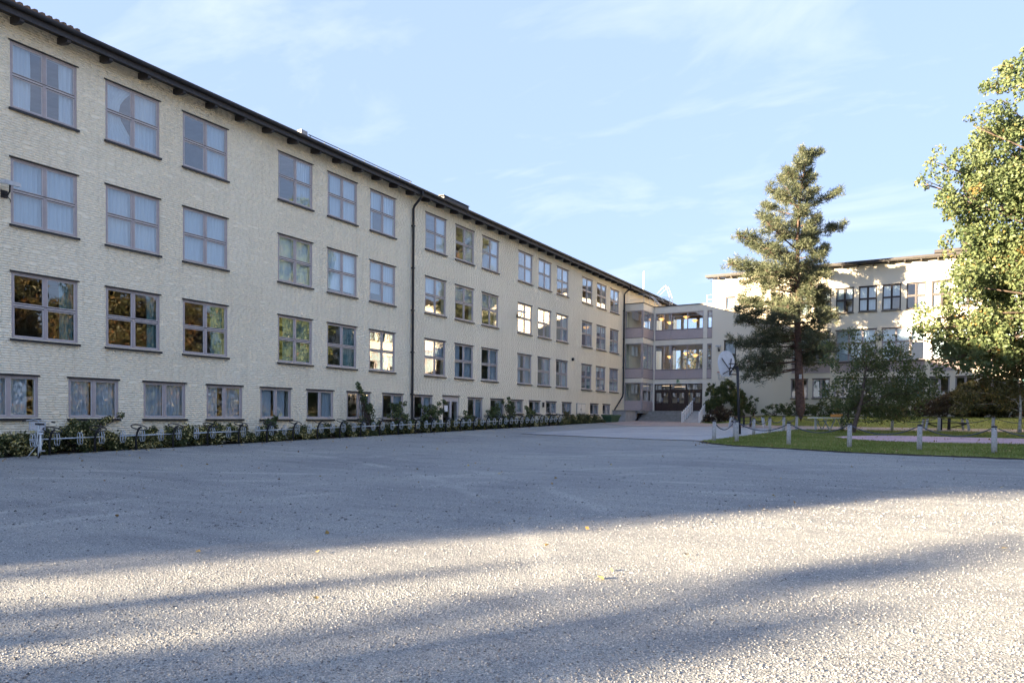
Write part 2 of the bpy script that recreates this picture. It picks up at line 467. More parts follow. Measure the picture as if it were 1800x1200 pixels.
M['shade'] = mat_leaf('small_tree_leaf', [(0, (0.065, 0.092, 0.042)), (0.5, (0.125, 0.162, 0.066)), (0.9, (0.19, 0.19, 0.08)), (1, (0.26, 0.15, 0.07))], 0.4)
M['shrub'] = mat_leaf('dark_shrub_leaf', [(0, (0.055, 0.08, 0.036)), (0.5, (0.11, 0.15, 0.056)), (0.9, (0.19, 0.205, 0.075)), (1, (0.2, 0.15, 0.065))], 0.35)
M['olive'] = mat_leaf('olive_shrub_leaf', [(0, (0.075, 0.08, 0.035)), (0.5, (0.135, 0.135, 0.055)), (0.9, (0.21, 0.175, 0.075)), (1, (0.26, 0.13, 0.06))], 0.3)
M['brown'] = mat_leaf('brown_shrub_leaf', [(0, (0.045, 0.035, 0.025)), (0.5, (0.10, 0.072, 0.048)), (1, (0.15, 0.115, 0.055))], 0.25)
M['cover'] = mat_leaf('bed_leaf', [(0, (0.04, 0.055, 0.024)), (0.5, (0.09, 0.115, 0.04)), (0.72, (0.10, 0.085, 0.03)), (0.76, (0.60, 0.48, 0.14)), (1, (0.80, 0.72, 0.40))], 0.25)
M['fallen'] = mat_leaf('fallen_leaf', [(0, (0.16, 0.08, 0.03)), (0.5, (0.32, 0.2, 0.06)), (1, (0.5, 0.4, 0.16))], 0.1)


# ------------------------------------------------------------------ ground and sheets
def axis_pts(lo, hi, a, b, step):
    mid = np.arange(a, b + 1e-6, step)
    neg = [a - d for d in (2, 6, 14, 30, 60, 120, 260, 600, 1500) if a - d >= lo]
    posi = [b + d for d in (2, 6, 14, 30, 60, 120, 260, 600, 1500) if b + d <= hi]
    return np.concatenate([np.array(sorted(neg)), mid, np.array(posi)])


gx = axis_pts(-2000, 2000, -2, 50, 0.8); gy = axis_pts(-2000, 2000, -10, 66, 0.8)
XX, YY = np.meshgrid(gx, gy, indexing='ij')
ZZ = ground_np(XX, YY)
nx, ny = XX.shape
idx = np.arange(nx * ny).reshape(nx, ny)
GF = np.stack([idx[:-1, :-1], idx[1:, :-1], idx[1:, 1:], idx[:-1, 1:]], -1).reshape(-1, 4)
link('gravel_yard', np_mesh('gravel_yard', np.stack([XX, YY, ZZ], -1).reshape(-1, 3), GF, M['gravel'], True), kind='structure')


def resample(pl, n):
    pl = np.asarray(pl, float); d = np.r_[0, np.cumsum(np.linalg.norm(np.diff(pl, axis=0), axis=1))]
    t = np.linspace(0, d[-1], n)
    return np.stack([np.interp(t, d, pl[:, i]) for i in range(2)], 1)


def sheet(name, bottom, top, mat, dz, n=90, m=30, wob=0.0, kind='structure'):
    A = resample(bottom, n); B = resample(top, n)
    if wob:
        w = np.cumsum(RNG.normal(0, wob, n)) * 0.15 + RNG.normal(0, wob, n)
        A[:, 1] += w - w.mean(); B[:, 1] += RNG.normal(0, wob, n)
    t = np.linspace(0, 1, m)[None, :, None]
    P = A[:, None, :] * (1 - t) + B[:, None, :] * t
    z = ground_np(P[..., 0], P[..., 1]) + dz
    V = np.concatenate([P, z[..., None]], -1).reshape(-1, 3)
    ix = np.arange(n * m).reshape(n, m)
    Fq = np.stack([ix[:-1, :-1], ix[1:, :-1], ix[1:, 1:], ix[:-1, 1:]], -1).reshape(-1, 4)
    return link(name, np_mesh(name, V, Fq, mat, True), kind=kind)


LAWN_B = [(15.1, 30.4), (15.9, 29.0), (17, 27.9), (19.5, 26.8), (21.4, 25.8), (23, 25.5), (26, 25.2), (34, 25), (46, 25)]
LAWN_T = [(15.35, 32), (15.7, 36.8), (16.0, 42), (16.6, 46.6), (20, 47.4), (26, 47.6), (34, 47.8), (46, 48)]
sheet('asphalt_path', [(5.5, 31.2), (10, 31), (15.0, 30.7), (15.3, 33), (15.7, 40), (16.6, 46.8)],
      [(6.3, 44.5), (8, 47), (10.6, 49.8), (13, 49), (15, 48.2), (17.2, 47.4)], M['asphalt'], 0.010, 60, 40, 0.02)
sheet('asphalt_joint', [(5.7, 31.06), (10, 30.86), (14.9, 30.58)], [(5.7, 31.28), (10, 31.06), (14.9, 30.74)], M['soil'], 0.018, 60, 3, 0.02)
sheet('forecourt_paving', [(1.7, 50), (6, 46), (10.5, 50.0)], [(1.5, 59.3), (5.6, 59.3), (9, 58)], M['pinkgravel'], 0.016, 30, 20)
sheet('gravel_path', [(10.7, 50.0), (17.2, 47.5), (30, 47.8), (46, 48.1)], [(8.5, 55.5), (12, 54.2), (20, 53.8), (46, 53.5)], M['pinkgravel'], 0.013, 80, 14, 0.04)
sheet('lawn_edge_soil', [(x - 0.12, y - 0.32) for x, y in LAWN_B], [(x + 0.1, y + 0.3) for x, y in LAWN_B], M['soil'], 0.013, 160, 4, 0.05)
sheet('lawn', LAWN_B, LAWN_T, M['lawn'], 0.022, 220, 40, 0.07)
sheet('play_strip', [(19.6, 36.9), (20.6, 34.9), (22, 33.6), (24, 33.4), (26.8, 34.0), (46, 34)], [(19.6, 37.0), (20.4, 38.7), (21.75, 39.9), (24, 39.8), (27, 39.2), (46, 39.4)], M['strip'], 0.034, 70, 14, 0.03)
sheet('back_lawn', [(7.4, 57.6), (9, 56.0), (12, 54.2), (20, 53.8), (30, 53.6), (46, 53.4)], [(7.3, 61.9), (9, 61.9), (12, 61.9), (20, 61.9), (46, 61.9)], M['lawn'], 0.022, 90, 24, 0.03)
sheet('planting_bed', [(1.25, -2), (1.3, 10), (1.3, 40), (1.2, 52.5)], [(0.0, -2), (0.0, 10), (0.0, 40), (0.0, 52.5)], M['soil'], 0.02, 130, 4)

# ------------------------------------------------------------------ long school building
YS, YE, HW = -20.0, 74.0, 13.30
school = thing('school_building', 'long four storey cream brick school with dark eaves along the left of the yard', 'building', (0, 0, 0))
ROWS = [(10.61, 12.56), (7.19, 9.14), (3.81, 5.77)]
GY = [9.62 + 2.49 * k for k in range(10)] + [34.6, 37.1, 39.58, 42.02, 44.5, 47.03, 52.08, 54.6]
GROW = (1.43, 2.69)
BAYS = []
for g_ in range(-1, 5):
    for k in range(3): BAYS.append(10.51 + 9.965 * g_ + 2.80 * k)
WB, HB, WG = 1.90, 1.95, 1.61
OPEN = []
for y in BAYS:
    for z0, z1 in ROWS: OPEN.append((y, y + WB, z0, z1))
for i, y in enumerate(GY):
    OPEN.append((y, y + WG, 1.43 if i < 12 else 1.82, 2.69))
DOOR_Y = 32.12
OPEN = [o for o in OPEN if not (abs(o[0] - DOOR_Y) < 0.3 and o[3] < 3)]
GY = [y for y in GY if abs(y - DOOR_Y) > 0.3]
OPEN.append((DOOR_Y, DOOR_Y + WG, 0.62, 2.72))

yc = sorted({YS, YE} | {o[0] for o in OPEN} | {o[1] for o in OPEN})
zc = sorted({-0.9, HW} | {o[2] for o in OPEN} | {o[3] for o in OPEN})
wb = MB()
XB = -0.0028
for i in range(len(yc) - 1):
    for j in range(len(zc) - 1):
        ym, zm = (yc[i] + yc[i + 1]) / 2, (zc[j] + zc[j + 1]) / 2
        if any(o[0] < ym < o[1] and o[2] < zm < o[3] for o in OPEN): continue
        wb.poly([(XB, yc[i], zc[j]), (XB, yc[i + 1], zc[j]), (XB, yc[i + 1], zc[j + 1]), (XB, yc[i], zc[j + 1])])
for y0, y1, z0, z1 in OPEN:   # reveals
    D = -0.35
    wb.poly([(XB, y0, z0), (XB, y0, z1), (D, y0, z1), (D, y0, z0)])
    wb.poly([(XB, y1, z0), (D, y1, z0), (D, y1, z1), (XB, y1, z1)])
    wb.poly([(XB, y0, z1), (XB, y1, z1), (D, y1, z1), (D, y0, z1)])
    wb.poly([(XB, y0, z0), (D, y0, z0), (D, y1, z0), (XB, y1, z0)])
wb.box(-12, XB, YS - 0.25, YS, -0.9, HW)                       # gable ends
wb.box(-12, XB, YE, YE + 0.25, -0.9, HW)
wb.box(-12.3, -12, YS - 0.25, YE + 0.25, -0.9, HW)
wb.build('wall', M['wall'], school)
ib = MB()
ib.box(-6.2, -6.0, YS + 0.02, YE - 0.02, -0.9, HW, 0)
for zf in (0.45, 3.05, 6.4, 9.82, 13.05): ib.box(-5.99, -0.36, YS + 0.03, YE - 0.03, zf, zf + 0.2, 0 if zf > 13 else 1)
for k in range(-1, 7): ib.box(-5.98, -0.37, 8.9 + 9.965 * k, 9.1 + 9.965 * k, 0.66, HW - 0.3, 0)
ib.build('room_partition', [M['room'], M['roomwood']], school)

# bricks of the facade, running bond, clipped round the openings
bl, bh, jt, jh = 0.25, 0.063, 0.012, 0.005
rows_n = int((HW - 0.06 - 0.1) / (bh + jt))
BV, single = [], []
for r_ in range(rows_n):
    z0 = 0.1 + r_ * (bh + jt); z1 = z0 + bh
    y = 9.2 - (0.1275 if r_ % 2 else 0) + random.uniform(-0.01, 0.01)
    rel = [o for o in OPEN if o[2] - 0.03 < z1 and o[3] + 0.03 > z0]
    while y < 60:
        bl = random.choice((0.20, 0.23, 0.25, 0.25, 0.25, 0.27))
        segs = [(y, y + bl, z0, z1)]
        for o in rel:
            ns = []
            for a, b, c, d in segs:
                if b <= o[0] or a >= o[1]: ns.append((a, b, c, d)); continue
                if a < o[0] - 0.03: ns.append((a, o[0], c, d))
                if b > o[1] + 0.03: ns.append((o[1], b, c, d))
                aa, b2 = max(a, o[0]), min(b, o[1])
                if c < o[2] - 0.012: ns.append((aa, b2, c, o[2]))
                if d > o[3] + 0.012: ns.append((aa, b2, o[3], d))
            segs = ns
        if z1 > gz(0, y) + 0.02:
            for a, b, c, d in segs:
                if y < 14.2 and len(segs) == 1 and abs(b - a - 0.25) < 0.001 and d - c > 0.062 and z0 > 1.0: single.append((a, c))
                else: BV.append((a, b, c, d))
        y += bl + jh
random.shuffle(single)
single.sort(key=lambda s: (s[0] - 9.2) + 0.9 * abs(s[1] - 2.2))
bl = 0.25
BV += [(a, a + bl, c, c + bh) for a, c in single[300:]]
single = single[:300]
B = np.array(BV); nb = len(B)
xf = RNG.normal(0.0, 0.0009, nb)[:, None] + RNG.normal(0, 0.0007, (nb, 4)) - (RNG.random(nb) < 0.03)[:, None] * 0.007
jy = RNG.normal(0, 0.0012, (nb, 4))
yy4 = np.stack([B[:, 0], B[:, 1], B[:, 1], B[:, 0]], 1) + jy
zz4 = np.stack([B[:, 2], B[:, 2], B[:, 3], B[:, 3]], 1) + RNG.normal(0, 0.0014, (nb, 4))
fr_ = np.stack([xf, yy4, zz4], -1)
bk_ = np.stack([np.full((nb, 4), -0.02), yy4, zz4], -1)
V = np.concatenate([fr_, bk_], 1).reshape(-1, 3)
q = np.array([[0, 1, 2, 3], [0, 4, 5, 1], [1, 5, 6, 2], [2, 6, 7, 3], [3, 7, 4, 0]])
Fq = (np.arange(nb)[:, None, None] * 8 + q[None]).reshape(-1, 4)
link('brick', np_mesh('brick_facing', V, Fq, M['wall']), school, kind='stuff')
bms = []
for k in range(4):
    rx = [random.gauss(0, 0.0007) for _ in range(4)]
    vv = [(rx[0], 0, 0), (rx[1], bl, 0), (rx[2], bl, bh), (rx[3], 0, bh), (-0.02, 0, 0), (-0.02, bl, 0), (-0.02, bl, bh), (-0.02, 0, bh)]
    bms.append(np_mesh('brick', vv, q, M['wall']))
for a, c in single:
    link('brick', random.choice(bms), school, (random.gauss(0, 0.0009) - (0.007 if random.random() < 0.03 else 0), a, c))

# ------------------------------------------------------------------ windows (window > pane, sill, head_trim, curtain)
CACHE = {}


def curtain_mesh(w, h, mat, waves, amp=0.035, gather=0.0):
    n = max(8, int(w / 0.035)); m = 7
    Vv, Ff = [], []
    ph = random.random() * 6
    for j in range(m + 1):
        t = j / m
        for i in range(n + 1):
            s = i / n
            yy = s * w
            if gather: yy = s * w * (1 - gather * math.sin(PI * min(1, (1 - t) * 1.2)) * 0.9)
            Vv.append((amp * math.sin(s * waves * 2 * PI + ph + 0.6 * math.sin(3 * t)) + 0.012 * math.sin(s * 37 + t * 4), yy, t * h))
    for j in range(m):
        for i in range(n):
            a = j * (n + 1) + i
            Ff.append((a, a + 1, a + n + 2, a + n + 1))
    return np_mesh('curtain', Vv, Ff, mat, True)


def frame_meshes(w, h, vm, hm, key, dark_transom=True):
    k = (w, h, tuple(vm), tuple(hm), key)
    dk = key in ('wt', 'ws', 'wtall')
    if k in CACHE: return CACHE[k]
    fm = M['frame']; f = MB(); t = 0.066
    f.box(-0.11, -0.018, 0.004, t, 0.004, h - 0.004); f.box(-0.11, -0.018, w - t, w - 0.004, 0.004, h - 0.004)
    f.box(-0.11, -0.020, t, w - t, 0.004, 0.05); f.box(-0.11, -0.020, t, w - t, h - 0.06, h - 0.004)
    for v in vm: f.box(-0.105, -0.022, v - 0.045, v + 0.045, 0.05, h - 0.06)
    for z in hm:
        f.box(-0.104, -0.026, t, w - t, z - 0.026, z + 0.026, 1)
        if dark_transom:
            f.box(-0.10, -0.012, t, w - t, z + 0.026, z + 0.044, 2); f.box(-0.10, -0.030, t, w - t, z - 0.046, z - 0.026, 2)
    ys = [t] + [v + s * 0.045 for v in vm for s in (-1, 1)] + [w - t]
    zs = [0.05] + [z + s * 0.046 for z in hm for s in (-1, 1)] + [h - 0.06]
    panes = []
    for i in range(0, len(ys), 2):
        for j in range(0, len(zs), 2):
            y0, y1, z0, z1 = ys[i], ys[i + 1], zs[j], zs[j + 1]
            s = 0.03
            f.box(-0.085, -0.040, y0, y0 + s, z0, z1, 1); f.box(-0.085, -0.040, y1 - s, y1, z0, z1, 1)
            f.box(-0.085, -0.042, y0 + s, y1 - s, z0, z0 + s, 1); f.box(-0.085, -0.042, y0 + s, y1 - s, z1 - s, z1, 1)
            pb = MB(); pw, phh = y1 - y0 - 2 * s + 0.01, z1 - z0 - 2 * s + 0.01
            pb.box(-0.003, 0.003, -pw / 2, pw / 2, -phh / 2, phh / 2)
            panes.append(((-0.062, (y0 + y1) / 2, (z0 + z1) / 2), pb.mesh('pane', M['glass'])))
    sb = MB(); sb.prism([(-0.08, -0.012), (0.085, -0.030), (0.085, -0.098), (0.065, -0.098), (0.005, -0.085), (-0.08, -0.085)], 'y', -0.045, w + 0.045)
    hb = MB(); hb.prism([(-0.05, h - 0.002), (0.045, h - 0.008), (0.05, h + 0.012), (0.0, h + 0.045), (-0.05, h + 0.045)], 'y', -0.04, w + 0.04)
    CACHE[k] = (f.mesh('window', [M['eave'] if dk else fm, M['darksash'] if dk else M['sash'], M['black']]), panes, sb.mesh('sill', M['black']), hb.mesh('head_trim', M['black']))
    return CACHE[k]


def window(parent, loc, rz, w, h, vm, hm, curtains=(), key='a', sill=True, head=True, tilt=0.004, name='window'):
    me, panes, sm, hm_ = frame_meshes(w, h, vm, hm, key)
    o = link(name, me, parent, loc, (0, 0, rz))
    for l_, pm in panes:
        link('pane', pm, o, l_, (0, random.gauss(0, tilt), random.gauss(0, tilt)))
    if sill: link('sill', sm, o)
    if head: link('head_trim', hm_, o)
    for (a, b, z0, mat, g_) in curtains:
        cw = (b - a) * w
        ck = ('c', round(cw, 2), h, mat, g_, random.randint(0, 2), round(z0, 2))
        if ck not in CACHE:
            CACHE[ck] = curtain_mesh(cw, h * (1 - z0) - 0.06, M['blind_and_sky' if mat == 'shade' else mat], max(2, cw * 7.5) if mat not in ('blind', 'shade') else 0.5, 0.035 if mat not in ('blind', 'shade') else 0.004, g_)
        link('curtain' if mat not in ('blind', 'shade') else 'blind', CACHE[ck], o, (-0.16 - random.random() * 0.04, a * w, z0 * h + 0.02))
    return o


SPEC = {  # (bay index counted from the left edge of the photograph, row from the top) -> curtains
    (0, 0): [(0.0, 0.33, 0, 'curtain', 0), (0.76, 1, 0, 'curtain', 0)], (1, 0): [(0.02, 0.52, 0.0, 'curtain', 0.55), (0.5, 1, 0, 'curtain', 0)],
    (2, 0): [(0.5, 1, 0, 'curtain', 0)], (3, 0): [(0.5, 1, 0.5, 'blind', 0), (0.55, 1, 0, 'curtain', 0)],
    (4, 0): [(0.16, 0.5, 0, 'curtain', 0), (0.52, 1, 0, 'curtain', 0)], (5, 0): [(0, 0.5, 0.5, 'blind', 0), (0.5, 1, 0.5, 'blind', 0), (0, 0.2, 0, 'curtain', 0), (0.55, 1, 0, 'curtain', 0)],
    (0, 1): [(0, 0.52, 0, 'curtain', 0), (0.5, 1, 0, 'curtain', 0)], (1, 1): [(0, 0.5, 0, 'curtain', 0), (0.5, 1, 0, 'curtain', 0)],
    (2, 1): [(0, 0.5, 0, 'curtain', 0), (0.5, 1, 0, 'curtain', 0)], (3, 1): [(0, 0.5, 0.0, 'shade', 0), (0.5, 1, 0.0, 'shade', 0)], (4, 1): [(0, 0.5, 0.08, 'shade', 0), (0.5, 1, 0.08, 'shade', 0)], (5, 1): [(0, 0.5, 0.2, 'blind', 0), (0.5, 1, 0, 'blind', 0)],
    (0, 2): [(0.74, 1, 0, 'teal', 0)], (1, 2): [(0, 0.09, 0, 'teal', 0), (0.78, 1, 0, 'teal', 0)], (2, 2): [(0.68, 0.95, 0, 'teal', 0)],
    (3, 2): [(0.2, 0.5, 0, 'teal', 0), (0.5, 1, 0, 'teal', 0)], (4, 2): [(0.6, 1, 0, 'teal', 0)], (5, 2): [(0.55, 0.9, 0, 'teal', 0)],
}
for bi, y in enumerate(BAYS):
    for ri, (z0, z1) in enumerate(ROWS):
        cs = SPEC.get((bi - 3, ri))
        if cs is None:
            rr = random.random()
            cl = 'curtain' if ri < 2 else 'blind'
            cs = [(0.5, 1, 0, 'curtain' if ri < 2 else random.choice(['curtain', 'teal']), 0)] if rr < 0.6 else ([(0, 0.35, 0, 'curtain', 0), (0.6, 1, 0, 'curtain', 0)] if rr < 0.8 else [(0, 1, 0.5, 'blind', 0)])
        window(school, (0, y, z0), 0, WB, z1 - z0, [WB / 2], [0.985], cs, 'big')
GC = [[(0.0, 0.85, 0, 'curtain', 0)], [(0.02, 0.45, 0, 'curtain', 0), (0.5, 1, 0, 'curtain', 0)], [(0.0, 0.47, 0, 'curtain', 0), (0.5, 1, 0, 'curtain', 0)], [(0.04, 0.36, 0, 'curtain', 0), (0.55, 1, 0, 'curtain', 0)],
      [(0, 0.4, 0, 'curtain', 0), (0.5, 0.88, 0, 'curtain', 0)], [(0.66, 1, 0, 'curtain', 0)]]
for i, y in enumerate(GY):
    z0 = [o[2] for o in OPEN if abs(o[0] - y) < 1e-6 and o[3] < 3][0]
    cs = GC[i] if i < len(GC) else [(0.5, 1, 0, random.choice(['curtain', 'blind', 'curtain']), 0)]
    window(school, (0, y, z0), 0, WG, 2.69 - z0, [WG / 2], [], cs, 'low')
# service door in the wall, half hidden by the shrubs
db = MB(); db.box(-0.16, -0.06, DOOR_Y + 0.01, DOOR_Y + WG - 0.01, 2.42, 2.71)
for a, b in ((0.01, 0.1), (0.78, 0.92), (1.51, 1.60)): db.box(-0.16, -0.05, DOOR_Y + a, DOOR_Y + b, 0.62, 2.42)
db.box(-0.15, -0.055, DOOR_Y + 0.1, DOOR_Y + 0.78, 0.62, 1.0); db.box(-0.15, -0.055, DOOR_Y + 0.92, DOOR_Y + 1.51, 0.62, 1.0)
dd = db.build('door', M['sash'], school)
for a, b in ((0.1, 0.78), (0.92, 1.51)):
    pb = MB(); pb.box(-0.105, -0.099, DOOR_Y + a, DOOR_Y + b, 1.0, 2.42); pb.build('pane', M['glass'], dd)
nb_ = MB(); nb_.box(-0.098, -0.094, DOOR_Y + 0.28, DOOR_Y + 0.62, 1.85, 2.2); nb_.build('notice', M['white'], dd)
hb_ = MB(); hb_.box(-0.05, 0.05, DOOR_Y - 0.04, DOOR_Y + WG + 0.04, 2.72, 2.77); hb_.build('head_trim', M['black'], dd)

# eaves: soffit, fascia, tails, gutter, roof
eb = MB()
eb.prism([(-0.2, 13.305), (0.60, 13.10), (0.60, 13.14), (-0.2, 13.345)], 'y', YS - 0.5, YE + 0.5)
eb.build('soffit', M['eave'], school)
eb = MB(); eb.box(0.602, 0.635, YS - 0.5, YE + 0.5, 13.03, 13.27); eb.build('fascia', M['eave'], school)
tm = MB(); tm.prism([(0.01, 13.02), (0.42, 12.93), (0.598, 12.95), (0.598, 13.08), (0.01, 13.22)], 'y', -0.06, 0.06)
tme = tm.mesh('rafter_tail', M['eave'])
for k in range(-25, 49): link('rafter_tail', tme, school, (0, 10.57 + 1.302 * k, 0))
for a, b in ((YS - 0.4, 29.2), (29.35, 58.9), (59.05, YE + 0.4)):
    g_ = MB(); prof = [(0.64 + 0.075 + 0.075 * math.cos(t), 13.29 + 0.09 * math.sin(t)) for t in np.linspace(PI, 2 * PI, 9)]
    prof += [(x * 1.0, z) for x, z in [(0.785, 13.31), (0.775, 13.31)]] + [(0.64 + 0.075 + 0.066 * math.cos(t), 13.29 + 0.08 * math.sin(t)) for t in np.linspace(2 * PI, PI, 9)]
    g_.prism(prof, 'y', a, b); g_.build('gutter', M['black'], school)
rb = MB()
rb.prism([(0.70, 13.305), (-6.1, 14.9), (-12.9, 13.305), (-12.9, 13.36), (-6.1, 15.0), (0.70, 13.37)], 'y', YS - 0.55, YE + 0.55)
roof = rb.build('roof', M['roof'], school)
# tile ends seen along the nearest eave
tb = MB()
for k in range(150):
    y = 4 + k * 0.2
    if y > 12.2: break
    pts = [(0.70 - 0.5 * s, y + 0.09, 13.37 + 0.117 * s) for s in (0, 1)]
    tb.tube(pts, 0.075, 6)
tb.build('roof_tile', M['roof'], roof, kind='stuff')
hb_ = MB(); hb_.box(-0.2, 0.45, 31.5, 33.9, 13.5, 13.62); hb_.box(-0.15, 0.40, 31.6, 33.8, 13.3, 13.5); hb_.box(-0.22, 0.47, 31.45, 33.95, 13.66, 13.69)
hb_.build('roof_hatch', M['black'], school)
hb_ = MB(); hb_.tube([(0.35, 21.8, 13.62), (0.35, 28.8, 13.62)], 0.02, 6)
for k in range(9): hb_.bar((0.35, 21.9 + 0.85 * k, 13.3), (0.35, 21.9 + 0.85 * k, 13.62), 0.025, 0.025)
hb_.build('snow_rail', M['black'], school)
hb_ = MB(); hb_.box(0.1, 0.35, 21.4, 21.75, 13.3, 13.72); hb_.build('roof_vent', M['conc'], school)
# downpipes
dp = MB()
dp.tube([(0.70, 29.27, 13.22), (0.70, 29.27, 13.05), (0.62, 29.28, 12.92), (0.16, 29.30, 12.55), (0.09, 29.31, 12.40), (0.09, 29.31, 0.8), (0.09, 29.31, 0.70)], 0.066, 10)
for z in (11.5, 9.3, 7.1, 4.9, 2.7): dp.box(0.0, 0.155, 29.22, 29.40, z, z + 0.05)
dp.build('downpipe', M['black'], school)
dp = MB()
dp.tube([(0.70, 58.95, 13.22), (0.70, 58.95, 13.05), (0.62, 58.95, 12.95), (0.16, 58.95, 12.60), (0.09, 58.95, 12.45), (0.09, 58.95, 3.75), (0.09, 58.8, 3.45), (0.09, 57.05, 2.3), (0.09, 56.9, 2.1), (0.09, 56.9, 1.35)], 0.066, 10)
for z in (11, 8.5, 6): dp.box(0.0, 0.155, 58.87, 59.03, z, z + 0.05)
dp.build('downpipe', M['black'], school)
# meter cupboard and small wall fittings
mb_ = MB(); mb_.box(-0.005, 0.07, 49.5, 51.05, 1.82, 2.68); mb_.box(0.07, 0.082, 49.55, 50.25, 1.87, 2.63, 1); mb_.box(0.07, 0.082, 50.29, 51.0, 1.87, 2.63, 1); mb_.box(0.08, 0.10, 50.15, 50.22, 2.15, 2.27, 2)
mb_.build('meter_cupboard', [M['conc'], M['band'], M['black']], school)
mb_ = MB(); mb_.tube([(0.0, 48.7, 6.0), (0.12, 48.7, 6.0)], 0.12, 12); mb_.build('wall_vent', M['black'], school)
mb_ = MB(); mb_.box(0, 0.1, 43.95, 44.08, 2.28, 2.62); mb_.build('wall_lamp', M['black'], school)

# ------------------------------------------------------------------ glazed link building
LY = 62.2
linkb = thing('glazed_link', 'three storey glazed stair link with mauve panels between the two cream wings', 'building', (0, 0, 0))


def yframe(mb, y, x0, x1, z0, z1, vm=(), hm=(), t=0.07, d=0.09):
    """a frame of bars in the plane y, facing -y"""
    mb.box(x0, x0 + t, y, y + d, z0, z1); mb.box(x1 - t, x1, y, y + d, z0, z1)
    mb.box(x0 + t, x1 - t, y + 0.002, y + d, z0, z0 + t); mb.box(x0 + t, x1 - t, y + 0.002, y + d, z1 - t, z1)
    for v in vm: mb.box(v - t * 0.6, v + t * 0.6, y + 0.003, y + d, z0 + t, z1 - t)
    for h in hm: mb.box(x0 + t, x1 - t, y + 0.005, y + d - 0.003, h - t * 0.5, h + t * 0.5)


def xframe(mb, x, y0, y1, z0, z1, vm=(), hm=(), t=0.07, d=0.09):
    mb.box(x - d, x, y0, y0 + t, z0, z1); mb.box(x - d, x, y1 - t, y1, z0, z1)
    mb.box(x - d, x - 0.002, y0 + t, y1 - t, z0, z0 + t); mb.box(x - d, x - 0.002, y0 + t, y1 - t, z1 - t, z1)
    for v in vm: mb.box(x - d, x - 0.003, v - t * 0.6, v + t * 0.6, z0 + t, z1 - t)
    for h in hm: mb.box(x - d + 0.003, x - 0.005, y0 + t, y1 - t, h - t * 0.5, h + t * 0.5)


def pane_y(parent, y, x0, x1, z0, z1):
    p = MB(); p.box(-(x1 - x0) / 2, (x1 - x0) / 2, -0.003, 0.003, -(z1 - z0) / 2, (z1 - z0) / 2)
    link('pane', p.mesh('pane', M['glass']), parent, (Vector(((x0 + x1) / 2, y, (z0 + z1) / 2)) - parent_loc(parent)), (random.gauss(0, 0.004), 0, random.gauss(0, 0.004)))


def pane_x(parent, x, y0, y1, z0, z1):
    p = MB(); p.box(-0.003, 0.003, -(y1 - y0) / 2, (y1 - y0) / 2, -(z1 - z0) / 2, (z1 - z0) / 2)
    link('pane', p.mesh('pane', M['glass']), parent, (Vector((x, (y0 + y1) / 2, (z0 + z1) / 2)) - parent_loc(parent)), (0, random.gauss(0, 0.004), random.gauss(0, 0.004)))


BX, BY = 1.70, 59.42
LEV = [(9.52, 11.07, 8.65), (5.93, 8.18, 5.09)]      # sill, head, spandrel foot
# bands
for z0, z1, nm in ((11.07, 11.66, 'cornice_band'), (8.18, 8.65, 'floor_band'), (4.72, 5.09, 'floor_band')):
    b_ = MB()
    b_.box(0.01, BX, BY, BY + 0.25, z0, z1); b_.box(BX - 0.25, BX, BY + 0.25, LY - 0.002, z0, z1)
    b_.box(BX + 0.001, 6.99, LY - 0.0, LY + 0.25, z0, z1)
    b_.build(nm, M['band'], linkb)
# roof slab with dark metal edge
b_ = MB(); b_.box(0.0, BX + 0.06, BY - 0.06, 66.4, 11.662, 11.73); b_.box(BX + 0.061, 6.98, LY - 0.06, 66.4, 11.663, 11.73)
b_.build('roof', M['black'], linkb)
